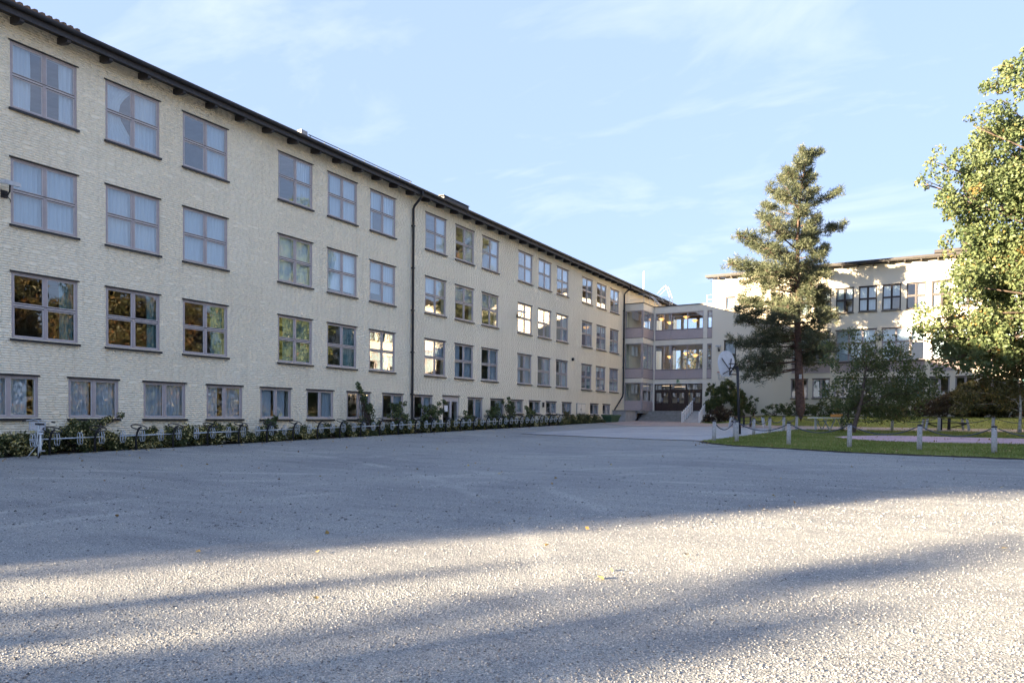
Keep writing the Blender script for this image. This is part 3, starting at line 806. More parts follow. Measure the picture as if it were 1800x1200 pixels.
# columns
for x0, x1, y0, y1, z0, z1 in ((BX - 0.02, BX + 0.13, LY - 0.03, LY + 0.2, 2.23, 11.06), (6.22, 6.57, LY - 0.02, LY + 0.24, 2.23, 11.065), (BX - 0.13, BX + 0.004, BY - 0.004, BY + 0.13, 2.3, 11.065)):
    for a, b in ((z0, 4.715), (5.095, 8.175), (8.655, z1)):
        b_ = MB(); b_.box(x0, x1, y0, y1, a, b); b_.build('column', M['band'] if y0 > 61 else M['frame'], linkb)
MX = [1.83, 3.31, 4.79, 6.22]
for zs, zh, zf in LEV:
    f = MB(); yframe(f, LY + 0.05, 1.83, 6.22, zs, zh - 0.003, (3.31, 4.79)); w_ = f.build('window', M['frame'], linkb)
    for a, b in zip(MX[:-1], MX[1:]): pane_y(w_, LY + 0.09, a + 0.05, b - 0.05, zs + 0.06, zh - 0.07)
    f = MB(); yframe(f, LY + 0.05, 6.57, 6.985, zs, zh - 0.003); w_ = f.build('window', M['frame'], linkb)
    pane_y(w_, LY + 0.09, 6.63, 6.93, zs + 0.06, zh - 0.07)
    f = MB(); yframe(f, BY + 0.03, 0.02, BX - 0.14, zs, zh - 0.003); w_ = f.build('window', M['frame'], linkb)
    pane_y(w_, BY + 0.07, 0.08, BX - 0.2, zs + 0.06, zh - 0.07)
    f = MB(); xframe(f, BX - 0.03, BY + 0.14, LY - 0.04, zs, zh - 0.003, ((BY + LY) / 2,)); w_ = f.build('window', M['frame'], linkb)
    for a, b in ((BY + 0.2, (BY + LY) / 2 - 0.03), ((BY + LY) / 2 + 0.03, LY - 0.1)): pane_x(w_, BX - 0.07, a, b, zs + 0.06, zh - 0.07)
    for a, b in list(zip(MX[:-1], MX[1:])) + [(6.57, 6.99)]:
        p = MB(); p.box(a + 0.008, b - 0.008, LY - 0.012, LY + 0.08, zf + 0.035, zs - 0.02); p.box(a, b, LY - 0.03, LY + 0.05, zs - 0.018, zs + 0.004, 1); p.box(a, b, LY - 0.035, LY + 0.02, zf + 0.003, zf + 0.03, 1)
        p.build('spandrel_panel', [M['spandrel'], M['black']], linkb)
    p = MB(); p.box(0.02, BX - 0.14, BY - 0.012, BY + 0.08, zf + 0.035, zs - 0.02); p.box(0.02, BX - 0.12, BY - 0.03, BY + 0.02, zs - 0.018, zs + 0.004, 1); p.box(0.02, BX - 0.10, BY - 0.035, BY + 0.02, zf + 0.003, zf + 0.03, 1)
    p.build('spandrel_panel', [M['spandrel'], M['black']], linkb)
    for a, b in ((BY + 0.135, (BY + LY) / 2 - 0.006), ((BY + LY) / 2 + 0.006, LY - 0.035)):
        p = MB(); p.box(BX - 0.08, BX + 0.012, a, b, zf + 0.035, zs - 0.02); p.box(BX - 0.02, BX + 0.03, a, b, zs - 0.018, zs + 0.004, 1); p.box(BX - 0.02, BX + 0.035, a, b, zf + 0.003, zf + 0.03, 1)
        p.build('spandrel_panel', [M['spandrel'], M['black']], linkb)
# ground floor of the bay
f = MB(); yframe(f, BY + 0.03, 0.02, BX - 0.14, 3.05, 4.71); w_ = f.build('window', M['frame'], linkb); pane_y(w_, BY + 0.07, 0.08, BX - 0.2, 3.11, 4.65)
p = MB(); p.box(0.02, BX - 0.14, BY - 0.004, BY + 0.09, 2.26, 3.04); p.build('spandrel_panel', M['spandrel'], linkb)
f = MB(); xframe(f, BX - 0.03, BY + 0.14, LY - 0.04, 3.05, 4.71, ((BY + LY) / 2,), (4.05,)); w_ = f.build('window', M['sash'], linkb)
for a, b in ((BY + 0.2, (BY + LY) / 2 - 0.03), ((BY + LY) / 2 + 0.03, LY - 0.1)):
    pane_x(w_, BX - 0.07, a, b, 3.11, 4.02); pane_x(w_, BX - 0.07, a, b, 4.08, 4.65)
for a, b in ((BY + 0.135, (BY + LY) / 2 - 0.008), ((BY + LY) / 2 + 0.008, LY - 0.035)):
    p = MB(); p.box(BX - 0.09, BX - 0.004, a, b, 2.26, 3.04); p.build('spandrel_panel', M['spandrel'], linkb)
# entrance doors: three pairs with transom lights
dx0, dx1 = 1.84, 6.21
f = MB(); f.box(dx0, dx1, LY + 0.02, LY + 0.14, 4.62, 4.715); f.box(dx0, dx1, LY + 0.02, LY + 0.14, 4.03, 4.15)
sec = np.linspace(dx0, dx1, 4)
for s in sec: f.box(max(dx0, s - 0.07), min(dx1, s + 0.07), LY + 0.021, LY + 0.139, 2.23, 4.62)
df_ = f.build('door_frame', M['doorwood'], linkb)
for a, b in zip(sec[:-1], sec[1:]):
    pane_y(df_, LY + 0.08, a + 0.07, b - 0.07, 4.15, 4.62)
    mid = (a + b) / 2
    for c, d in ((a + 0.075, mid - 0.006), (mid + 0.006, b - 0.075)):
        g_ = MB(); g_.box(c, d, LY + 0.05, LY + 0.10, 2.25, 2.95); g_.box(c, c + 0.11, LY + 0.05, LY + 0.10, 2.95, 4.02); g_.box(d - 0.11, d, LY + 0.05, LY + 0.10, 2.95, 4.02); g_.box(c + 0.11, d - 0.11, LY + 0.05, LY + 0.10, 3.86, 4.02)
        do = g_.build('door', M['doorwood'], linkb)
        pane_y(do, LY + 0.075, c + 0.1, d - 0.1, 2.95, 3.86)
        g_ = MB(); hx = d - 0.05 if c < mid - 0.3 else c + 0.05
        g_.tube([(hx, LY + 0.01, 3.05), (hx, LY + 0.01, 3.4)], 0.018, 6); g_.bar((hx, LY + 0.05, 3.08), (hx, LY + 0.01, 3.08), 0.02, 0.02); g_.bar((hx, LY + 0.05, 3.37), (hx, LY + 0.01, 3.37), 0.02, 0.02)
        g_.build('handle', M['galv'], do)
b_ = MB(); b_.box(dx0, 6.6, LY - 0.05, LY + 0.02, 4.69, 4.725); b_.build('door_head_trim', M['white'], linkb)
b_ = MB(); b_.box(6.57, 6.985, LY + 0.03, LY + 0.15, 2.23, 4.715); b_.build('side_panel', M['band'], linkb)
# inside of the link: slabs, back wall with openings, dark ceilings
b_ = MB()
for z in (1.95, 5.0, 8.55, 11.3): b_.box(0.02, 6.98, LY + 0.27, 66.0, z, z + 0.18, 0)
for z in (5.0, 8.55, 11.3): b_.box(0.02, BX - 0.26, BY + 0.27, LY + 0.26, z, z + 0.18, 0)
b_.box(0.02, 6.98, 66.05, 66.25, 2.13, 5.0, 1)
for z0, z1 in ((5.18, 6.1), (8.05, 8.55), (8.73, 9.7), (11.0, 11.3)): b_.box(0.02, 6.98, 66.05, 66.25, z0, z1, 1)
for x in (0.02, 1.5, 3.0, 4.5, 6.0): 
    for z0, z1 in ((6.1, 8.05), (9.7, 11.0)): b_.box(x, x + 0.25, 66.05, 66.25, z0, z1, 1)
b_.box(2.1, 2.3, 63.2, 66.0, 8.73, 11.3, 1); b_.box(2.1, 2.3, 63.2, 66.0, 5.18, 8.55, 1)
b_.build('interior', [M['roomwood'], M['room']], linkb)
b_ = MB(); b_.box(6.95, 6.975, LY + 0.3, 66.0, 2.14, 11.29); b_.build('end_wall', M['room'], linkb)
# roof rails and ladder on the link roof
b_ = MB()
for z in (12.05, 12.45):
    b_.tube([(BX, BY + 0.05, z), (BX, 62.3, z)], 0.015, 5); b_.tube([(BX, BY + 0.05, z), (0.4, BY + 0.05, z)], 0.012, 5)
for y in (BY + 0.05, 61, 62.3): b_.bar((BX, y, 11.7), (BX, y, 12.46), 0.025, 0.025)
b_.build('roof_rail', M['galv'], linkb)
b_ = MB()
for z in (12.0, 12.4, 12.8): b_.tube([(5.9, 64.5, z), (6.9, 64.5, z)], 0.012, 5)
for x in (5.9, 6.9): b_.bar((x, 64.5, 11.7), (x, 64.5, 12.8), 0.025, 0.025)
b_.build('roof_rail', M['galv'], linkb)
b_ = MB()
for x, y in ((1.1, 63.8), (1.1, 64.6)):
    b_.tube([(1.9, y, 11.7), (0.9, y, 12.9), (0.2, y, 13.6)], 0.03, 6); b_.tube([(2.6, y, 11.7), (2.6, y, 12.8), (2.2, y, 13.9), (1.4, y, 13.2)], 0.025, 6)
    b_.tube([(2.6, y, 12.8), (1.2, y, 12.8)], 0.02, 6)
for k in range(7): b_.bar((1.9 - k * 0.25, 63.8, 11.8 + k * 0.28), (1.9 - k * 0.25, 64.6, 11.8 + k * 0.28), 0.03, 0.03)
for x, z in ((2.6, 12.25), (2.6, 12.8), (2.2, 13.9), (1.3, 12.3), (1.8, 12.6)): b_.bar((x, 63.8, z), (x, 64.6, z), 0.03, 0.03)
b_.bar((2.4, 63.9, 11.74), (0.8, 64.5, 12.5), 0.05, 0.05)
b_.build('roof_ladder', M['galv'], linkb)
ma = thing('roof_mast', 'slim white mast rising behind the end of the long roof', 'mast', (-0.75, 66, 14.2))
b_ = MB(); b_.tube([(-0.75, 66, 13.4), (-0.75, 66, 15.9)], [0.06, 0.045], 8); b_.build('pole', M['white'], ma)
b_ = MB(); b_.box(-0.9, -0.6, 65.85, 66.15, 13.3, 13.55); b_.build('base', M['galv'], ma)
# entrance plinth left of the steps, steps, ramp
pl = thing('concrete_plinth', 'pale concrete plinth wall under the glazed bay beside the entrance steps', 'plinth', (0.6, 58, 1.2))
b_ = MB(); b_.box(0.012, 1.2, 56.75, BY - 0.005, 0.9, 2.14); b_.build('wall', M['conc'], pl)
b_ = MB(); b_.box(0.010, 1.26, 56.69, BY + 0.0, 2.142, 2.24); b_.box(0.01, BX + 0.02, BY + 0.0, LY, 2.0, 2.235); b_.build('coping', M['step'], pl)
st = thing('entrance_steps', 'six wide grey stone steps up to the dark entrance doors', 'steps', (3.3, 60, 1.2))
for k in range(6):
    b_ = MB(); b_.box(1.27, 5.55, 59.45 + 0.30 * k, (59.45 + 0.30 * (k + 1) + 0.02) if k < 5 else LY + 0.018, 1.0, 1.2 + 0.17 * (k + 1)); b_.build('step', M['step'], st)
b_ = MB(); b_.hexa([(1.205, 59.0, 1.0), (1.265, 59.0, 1.0), (1.265, 61.2, 1.0), (1.205, 61.2, 1.0), (1.205, 59.0, 1.35), (1.265, 59.0, 1.35), (1.265, 61.2, 2.38), (1.205, 61.2, 2.38)]); b_.build('string', M['black'], st)
rmp = thing('access_ramp', 'sloping access ramp beside the steps', 'ramp', (6.6, 59, 1.2))
b_ = MB(); b_.hexa([(6.05, 57.0, 0.9), (7.35, 57.0, 0.9), (6.85, LY, 0.9), (5.75, LY, 0.9), (6.05, 57.0, 1.14), (7.35, 57.0, 1.14), (6.85, LY - 0.9, 2.23), (5.75, LY - 0.9, 2.23)])
b_.box(5.57, 6.95, LY - 0.9, LY + 0.01, 1.0, 2.229); b_.build('deck', M['conc'], rmp)
for nm, lab, xa, xb in (('left', 'white plank railing between the steps and the ramp', 6.00, 5.66), ('right', 'white plank railing on the shrub side of the ramp', 7.42, 6.95)):
    rl = thing('ramp_railing', lab, 'railing', (xa, 57.2, 1.15), 'white railings along the entrance ramp')
    for k in range(7):
        t = k / 6; x = xa + (xb - xa) * t; y = 57.1 + 4.0 * t; zb = 1.16 + 1.0 * t
        b_ = MB(); b_.box(x - 0.045, x + 0.045, y - 0.05, y + 0.05, zb - 0.05, zb + 0.98); b_.build('baluster', M['white'], rl)
    b_ = MB(); b_.bar((xa, 57.1, 2.02), (xb, 61.1, 3.02), 0.05, 0.07); b_.bar((xa, 57.1, 1.75), (xb, 61.1, 2.75), 0.03, 0.05); b_.build('handrail', M['white'], rl)
# lamps inside the link, all lit
for i, (x, y, z, lab) in enumerate(((2.1, 63.1, 10.75, 'leftmost of the upper floor, by the corner column'), (2.95, 62.9, 10.35, 'second on the upper floor, hanging lower by the first mullion'),
                     (4.4, 63.1, 10.8, 'third on the upper floor, by the second mullion'), (5.25, 62.9, 10.4, 'rightmost of the upper floor, before the blue sky reflection'),
                     (2.95, 63.0, 7.25, 'leftmost of the middle floor'), (4.45, 63.0, 7.5, 'second on the middle floor, above the sign'), (5.35, 62.9, 7.3, 'rightmost of the middle floor'))):
    lp = thing('pendant_lamp', 'lit orange pendant lamp, ' + lab, 'lamp', (x, y, z), 'lit pendant lamps behind the link glazing')
    b_ = MB()
    for r0, zz in ((0.30, 0.0), (0.20, -0.10), (0.11, -0.17)):
        b_.tube([(x, y, z + zz + 0.03), (x, y, z + zz - 0.035)], [r0 * 0.55, r0], 14, cap=True)
    b_.build('lamp_shade', M['lamp'], lp)
    b_ = MB(); b_.tube([(x, y, z + 0.03), (x, y, 11.3 if z > 9 else 8.55)], 0.01, 5); b_.build('cord', M['black'], lp)
for x0, x1, z, lab in ((2.3, 3.2, 4.52, 'left strip lamp glowing above the entrance doors'), (3.45, 4.45, 4.42, 'right strip lamp glowing above the entrance doors')):
    lp = thing('strip_lamp', lab, 'lamp', (x0, 63.0, z), 'strip lamps above the entrance doors')
    b_ = MB(); b_.box(x0, x1, 62.95, 63.05, z, z + 0.05); b_.build('tube', M['tubelamp'], lp)
    b_ = MB(); b_.box(x0 - 0.03, x1 + 0.03, 62.93, 63.07, z + 0.052, z + 0.1); b_.bar(((x0 + x1) / 2, 63, z + 0.1), ((x0 + x1) / 2, 63, 5.0), 0.02, 0.02); b_.build('housing', M['black'], lp)
# the letter sign above the doors
sg = thing('entrance_sign', 'small green letter B sign above the entrance doors', 'sign', (4.02, LY - 0.06, 4.9))
b_ = MB(); b_.box(3.86, 4.18, LY - 0.06, LY - 0.035, 4.72, 5.07); b_.build('plate', M['signp'], sg)
cu = bpy.data.curves.new('letter', 'FONT'); cu.body = 'B'; cu.size = 0.40; cu.extrude = 0.006; cu.align_x = 'CENTER'; cu.offset = 0.014; cu.materials.append(M['signg'])
tmp = bpy.data.objects.new('letter', cu); COL.objects.link(tmp); bpy.context.view_layer.update()
lme = bpy.data.meshes.new_from_object(tmp.evaluated_get(bpy.context.evaluated_depsgraph_get())); bpy.data.objects.remove(tmp)
lo = bpy.data.objects.new('letter', lme); COL.objects.link(lo); lo.parent = sg; lo.location = (0.0, -0.008, -0.145); lo.rotation_euler = (PI / 2, 0, 0)

# ------------------------------------------------------------------ right wing
wing = thing('wing_building', 'three storey cream wing with dark eaves behind the pine and maple', 'building', (0, 0, 0))
WX0, WX1, WT = 7.0, 46.0, 13.78
TOPX = [13.58 + 1.65 * k for k in range(19)]
WOP = [(8.09, 8.97, 11.05, 12.10), (8.05, 9.07, 6.05, 8.36)]
for x in TOPX: WOP.append((x, x + 1.28, 10.15, 12.10)); WOP.append((x, x + 1.30, 3.36, 4.89))
BIGX = [13.60 + 3.30 * k for k in range(9)]
for x in BIGX: WOP.append((x, x + 2.93, 5.36, 8.74))
xc = sorted({WX0, WX1} | {o[0] for o in WOP} | {o[1] for o in WOP}); zc = sorted({0.8, WT} | {o[2] for o in WOP} | {o[3] for o in WOP})
wb = MB()
for i in range(len(xc) - 1):
    for j in range(len(zc) - 1):
        xm, zm = (xc[i] + xc[i + 1]) / 2, (zc[j] + zc[j + 1]) / 2
        if any(o[0] < xm < o[1] and o[2] < zm < o[3] for o in WOP): continue
        wb.poly([(xc[i], LY, zc[j]), (xc[i + 1], LY, zc[j]), (xc[i + 1], LY, zc[j + 1]), (xc[i], LY, zc[j + 1])])
for x0, x1, z0, z1 in WOP:
    D = LY + 0.3
    wb.poly([(x0, LY, z0), (x0, D, z0), (x0, D, z1), (x0, LY, z1)]); wb.poly([(x1, LY, z0), (x1, LY, z1), (x1, D, z1), (x1, D, z0)])
    wb.poly([(x0, LY, z1), (x0, D, z1), (x1, D, z1), (x1, LY, z1)]); wb.poly([(x0, LY, z0), (x1, LY, z0), (x1, D, z0), (x0, D, z0)])
wb.box(WX0 + 0.003, WX0 + 0.2, LY + 0.01, 73.99, 0.81, WT - 0.01); wb.box(WX1 - 0.2, WX1 - 0.003, LY + 0.01, 73.99, 0.81, WT - 0.01); wb.box(WX0, WX1, 74, 74.2, 0.8, WT)
wb.build('wall', M['wing'], wing)
b_ = MB(); b_.box(WX0 + 0.21, WX1, 67.5, 67.7, 0.8, WT)
for z in (2.2, 5.1, 9.3, 13.3): b_.box(WX0 + 0.21, WX1, LY + 0.32, 67.5, z, z + 0.2, 1 if z < 13 else 0)
for x in (12.5, 20.05, 30, 40): b_.box(x, x + 0.15, LY + 0.32, 67.5, 0.8, WT)
b_.build('room_partition', [M['room'], M['roomwood']], wing)
RZW = -PI / 2      # window meshes face +x; turned to face -y, their width then runs along +x after mirroring the start


def wing_window(x0, z0, w, h, vm, hm, cs=(), key='w'):
    # local +y -> world +x, local +x -> world -y
    return window(wing, (x0, LY, z0), RZW, w, h, vm, hm, cs, key)


for i, x in enumerate(TOPX):
    wing_window(x, 10.15, 1.28, 1.95, [0.64], [0.98], [(0.03, 0.5, 0, 'shade', 0), (0.5, 0.97, 0.0 if i % 2 else 0.45, 'shade', 0)] if i % 5 else [(0.5, 0.97, 0, 'shade', 0)], 'wt')  # white cloth stands in for the bright sky mirrored in these panes
    wing_window(x, 3.36, 1.30, 1.53, [0.65], [], [(0, 1, 0, 'teal', 0)] if i % 4 == 1 else [], 'wg')
wing_window(8.09, 11.05, 0.88, 1.05, [], [], [(0, 1, 0, 'blind', 0)], 'ws')
wing_window(8.05, 6.05, 1.02, 2.31, [], [1.05], [(0, 1, 0.5, 'blind', 0)], 'wtall')
for i, x in enumerate(BIGX):
    o = wing_window(x, 6.22, 2.93, 2.52, [0.98, 1.955], [1.45], [(0.02, 0.33, 0.0, 'shade', 0), (0.34, 0.66, 0.0 if i % 2 else 0.5, 'shade', 0), (0.67, 0.98, 0.55, 'shade', 0)], 'wbig')  # white cloth again imitates the sky's reflection in the wide windows
    for k in range(3):
        p = MB(); a = x + 0.02 + 0.97 * k
        p.box(a, a + 0.945, LY + 0.01, LY + 0.09, 5.42, 6.15)
        for s in range(1, 6): p.box(a + s * 0.157, a + s * 0.157 + 0.02, LY - 0.004, LY + 0.01, 5.42, 6.15)
        p.build('spandrel_panel', M['spandrel'], wing)
    p = MB(); p.box(x - 0.03, x + 2.96, LY - 0.05, LY + 0.05, 5.362, 5.41); p.build('panel_sill', M['sash'], wing)
b_ = MB(); b_.prism([(61.5, 13.84), (61.5, 14.02), (68.1, 15.3), (74.8, 14.02), (74.8, 13.84), (68.1, 15.15)], 'x', 6.5, WX1 + 0.5); b_.build('roof', M['eave'], wing)
b_ = MB(); b_.prism([(61.56, 13.80), (LY + 0.2, 13.835), (LY + 0.2, 13.86), (61.56, 13.84)], 'x', 6.55, WX1 + 0.4); b_.build('soffit', M['eave'], wing)
tm = MB(); tm.prism([(61.58, 13.70), (LY - 0.005, 13.62), (LY - 0.005, 13.80), (61.58, 13.795)], 'x', -0.05, 0.05); tme = tm.mesh('rafter_tail', M['eave'])
for k in range(-9, 26): link('rafter_tail', tme, wing, (17.35 + 1.083 * k, 0, 0))
b_ = MB(); b_.box(23.6, 26.4, 61.6, 62.6, 14.1, 14.32); b_.build('roof_hatch', M['eave'], wing)
b_ = MB(); b_.tube([(6.9, 61.75, 13.5), (8.0, 61.75, 13.45)], 0.02, 6); b_.build('bracket', M['black'], wing)

# ------------------------------------------------------------------ leaves, trees and shrubs
def leaf_cloud(centers, radii, counts, size, rng, up=0.3, shell=0.35, tint_c=None, jitter=0.25, flat=1.0, droop=0.0):
    C_ = np.repeat(np.asarray(centers, float), counts, axis=0); R_ = np.repeat(np.asarray(radii, float), counts)
    n = len(C_)
    d = rng.normal(size=(n, 3)); d /= np.linalg.norm(d, axis=1)[:, None] + 1e-9
    rr = (shell + (1 - shell) * rng.random(n)) ** 0.6
    P = C_ + d * (R_ * rr)[:, None] * np.array([1, 1, flat])
    N = rng.normal(size=(n, 3)) + d * 0.6; N[:, 2] += up
    N /= np.linalg.norm(N, axis=1)[:, None] + 1e-9
    T = rng.normal(size=(n, 3)); T[:, 2] -= droop; T -= N * (T * N).sum(1)[:, None]; T /= np.linalg.norm(T, axis=1)[:, None] + 1e-9
    Bn = np.cross(N, T)
    s = size * (0.65 + 0.7 * rng.random(n))[:, None]
    w = s * (0.34 + 0.12 * rng.random(n))[:, None]
    fold = N * s * 0.12
    V = np.stack([P - T * s * 0.5, P + Bn * w + fold, P + T * s * 0.5, P - Bn * w + fold], 1).reshape(-1, 3)
    i = np.arange(n) * 4
    Fq = np.stack([np.stack([i, i + 1, i + 2], 1), np.stack([i, i + 2, i + 3], 1)], 1).reshape(-1, 3)
    base = np.repeat(np.asarray(tint_c if tint_c is not None else np.full(len(counts), 0.45)), counts)
    t = np.clip(base + rng.normal(0, jitter * 0.75, n), 0, 1)
    return V, Fq, np.repeat(t, 4)


def limbs(mb, base, lobes, trunk_top, r0, rng, fork=0.35, twigs=3):
    """tapered trunk and limbs that reach into the lobes of the crown"""
    b = Vector(base); t = Vector(trunk_top)
    pts = []; rs = []
    for k in range(9):
        s = k / 8
        p = b.lerp(t, s) + Vector((math.sin(s * 5) * 0.12, math.cos(s * 4) * 0.1, 0)) * s
        pts.append(p); rs.append(r0 * (1.35 if k == 0 else 1) * (1 - 0.72 * s))
    mb.tube(pts, rs, 9)
    for (x, y, z, r) in lobes:
        L = Vector((x, y, z))
        s = max(fork, min(0.92, (z - b.z) / max(0.1, (t.z - b.z)) - 0.18))
        a = b.lerp(t, s)
        m = a.lerp(L, 0.5) + Vector((rng.normal(0, 0.15), rng.normal(0, 0.15), 0.25))
        rr = max(0.02, r0 * 0.30 * (1 - 0.5 * s))
        mb.tube([a, a.lerp(m, 0.5) + Vector((0, 0, 0.08)), m, L], [rr, rr * 0.8, rr * 0.6, rr * 0.25], 5)
        for _ in range(twigs):
            d = Vector(rng.normal(size=3)).normalized() * r * 0.85
            mb.tube([m.lerp(L, 0.6), L + d * 0.5 + Vector((0, 0, 0.05)), L + d], [rr * 0.35, rr * 0.22, 0.006], 4)


def sub_clusters(lobes, per, rng, rmin=0.28, spread=0.85):
    """small leaf tufts through each lobe so the crown has gaps, not a smooth ball"""
    out = []
    for (x, y, z, r) in lobes:
        n = max(3, int(per * r * r))
        d = rng.normal(size=(n, 3)); d /= np.linalg.norm(d, axis=1)[:, None]
        rad = r * spread * (0.35 + 0.65 * rng.random(n)) ** 0.5
        P = np.array([x, y, z]) + d * rad[:, None]
        for p in P: out.append((*p, max(rmin, r * (0.22 + 0.18 * rng.random()))))
    return np.array(out)


def broadleaf(name, label, base, lobes, mat, barkm, leaf, per, leaves, seed, trunk_top, r0, tint=0.45, group=None, cat='tree', up=0.3, tw=3, crown='crown', spread=0.85, tj=0.12):
    rng = np.random.default_rng(seed)
    t = thing(name, label, cat, base, group)
    mb = MB(); limbs(mb, base, lobes, trunk_top, r0, rng, twigs=tw)
    mb.build('trunk', barkm, t)
    cl = sub_clusters(lobes, per, rng, spread=spread)
    cnt = np.maximum(8, (leaves * cl[:, 3] ** 2).astype(int))
    V, Fq, tn = leaf_cloud(cl[:, :3], cl[:, 3], cnt, leaf, rng, up=up, tint_c=tint + rng.normal(0, tj, len(cl)))
    link(crown, np_mesh(crown, V - np.array(base), Fq, mat, tint=tn), t)
    return t


# sunlit maple at the right edge
MAPLE = [(27.64, 48, 20.84, 1.41), (26.31, 46, 18.81, 1.28), (25.29, 45.5, 17.41, 0.73), (26.83, 48, 16.65, 1.9), (25.17, 46, 15.53, 1.3), (23.84, 45, 15.39, 0.99),
         (22.98, 44.5, 14.46, 0.62), (24.79, 45, 13.47, 1.37), (26.43, 47, 13.45, 2.19), (24.86, 46, 11.4, 1.19), (26.76, 47, 10.0, 2.34), (24.88, 45, 8.9, 1.47),
         (23.6, 44.5, 7.1, 1.29), (22.77, 44, 6.32, 0.55), (25.22, 46, 6.25, 1.87), (27.43, 48, 6.34, 2.21), (24.04, 44.5, 4.63, 0.86), (25.97, 45, 5.21, 1.51),
         (28.2, 50.5, 16.0, 1.6), (28.0, 50.5, 11.0, 1.7),
         (30.6, 48, 17.5, 2.4), (33, 49, 14, 3), (35, 48, 11, 3), (30.5, 45, 14, 2.8), (32, 45, 10, 3), (36, 48, 9, 2.6), (31, 51, 13, 3), (30, 46, 7, 2.2), (34, 46, 6, 2.0)]
broadleaf('maple_tree', 'tall sunlit yellow green maple filling the right edge', (30.6, 48, gz(30.6, 48)), [(x, y, z, r * 1.02) for x, y, z, r in MAPLE], M['maple'], M['bark'], 0.165, 10, 360, 3, (30.3, 48, 19), 0.38, tint=0.5, tw=2)
# small dark tree on the lawn island
T2 = [(19.77, 44, 6.0, 0.77), (21.06, 44, 5.62, 0.88), (18.67, 43.5, 4.72, 0.64), (19.29, 43.5, 3.11, 1.08), (20.34, 44.5, 4.41, 1.09), (21.77, 44, 4.66, 1.06), (22.6, 44, 3.71, 1.05),
      (23.28, 43.5, 3.07, 0.67), (21.22, 44.5, 2.8, 1.34), (19.8, 44.5, 2.16, 0.78), (22.34, 44.5, 2.33, 0.94), (18.3, 44, 5.58, 0.46), (19.6, 43.6, 1.6, 0.4)]
broadleaf('ornamental_tree', 'low spreading dark green tree in shade in front of the wing windows', (19.9, 43.0, gz(19.9, 43)), T2, M['shade'], M['bark'], 0.115, 34, 360, 5, (20.6, 43.9, 4.6), 0.13, tint=0.42, tw=4, spread=0.95)
RS = [(27.69, 47, 4.23, 1.23), (26.59, 46.5, 3.76, 1.05), (25.7, 46.5, 3.15, 0.75), (27.42, 47, 2.84, 0.93), (25.05, 46.5, 2.46, 0.57), (27.96, 48, 5.38, 0.94), (29.2, 47, 4.4, 1.2), (29.0, 46.5, 3.2, 0.9)]
broadleaf('young_tree', 'small pale stemmed tree with olive leaves beside the right chain posts', (27.72, 46.5, gz(27.72, 46.5)), RS, M['olive'], M['birchbark'], 0.12, 26, 480, 6, (27.7, 47, 4.4), 0.085, tint=0.45, tw=3)


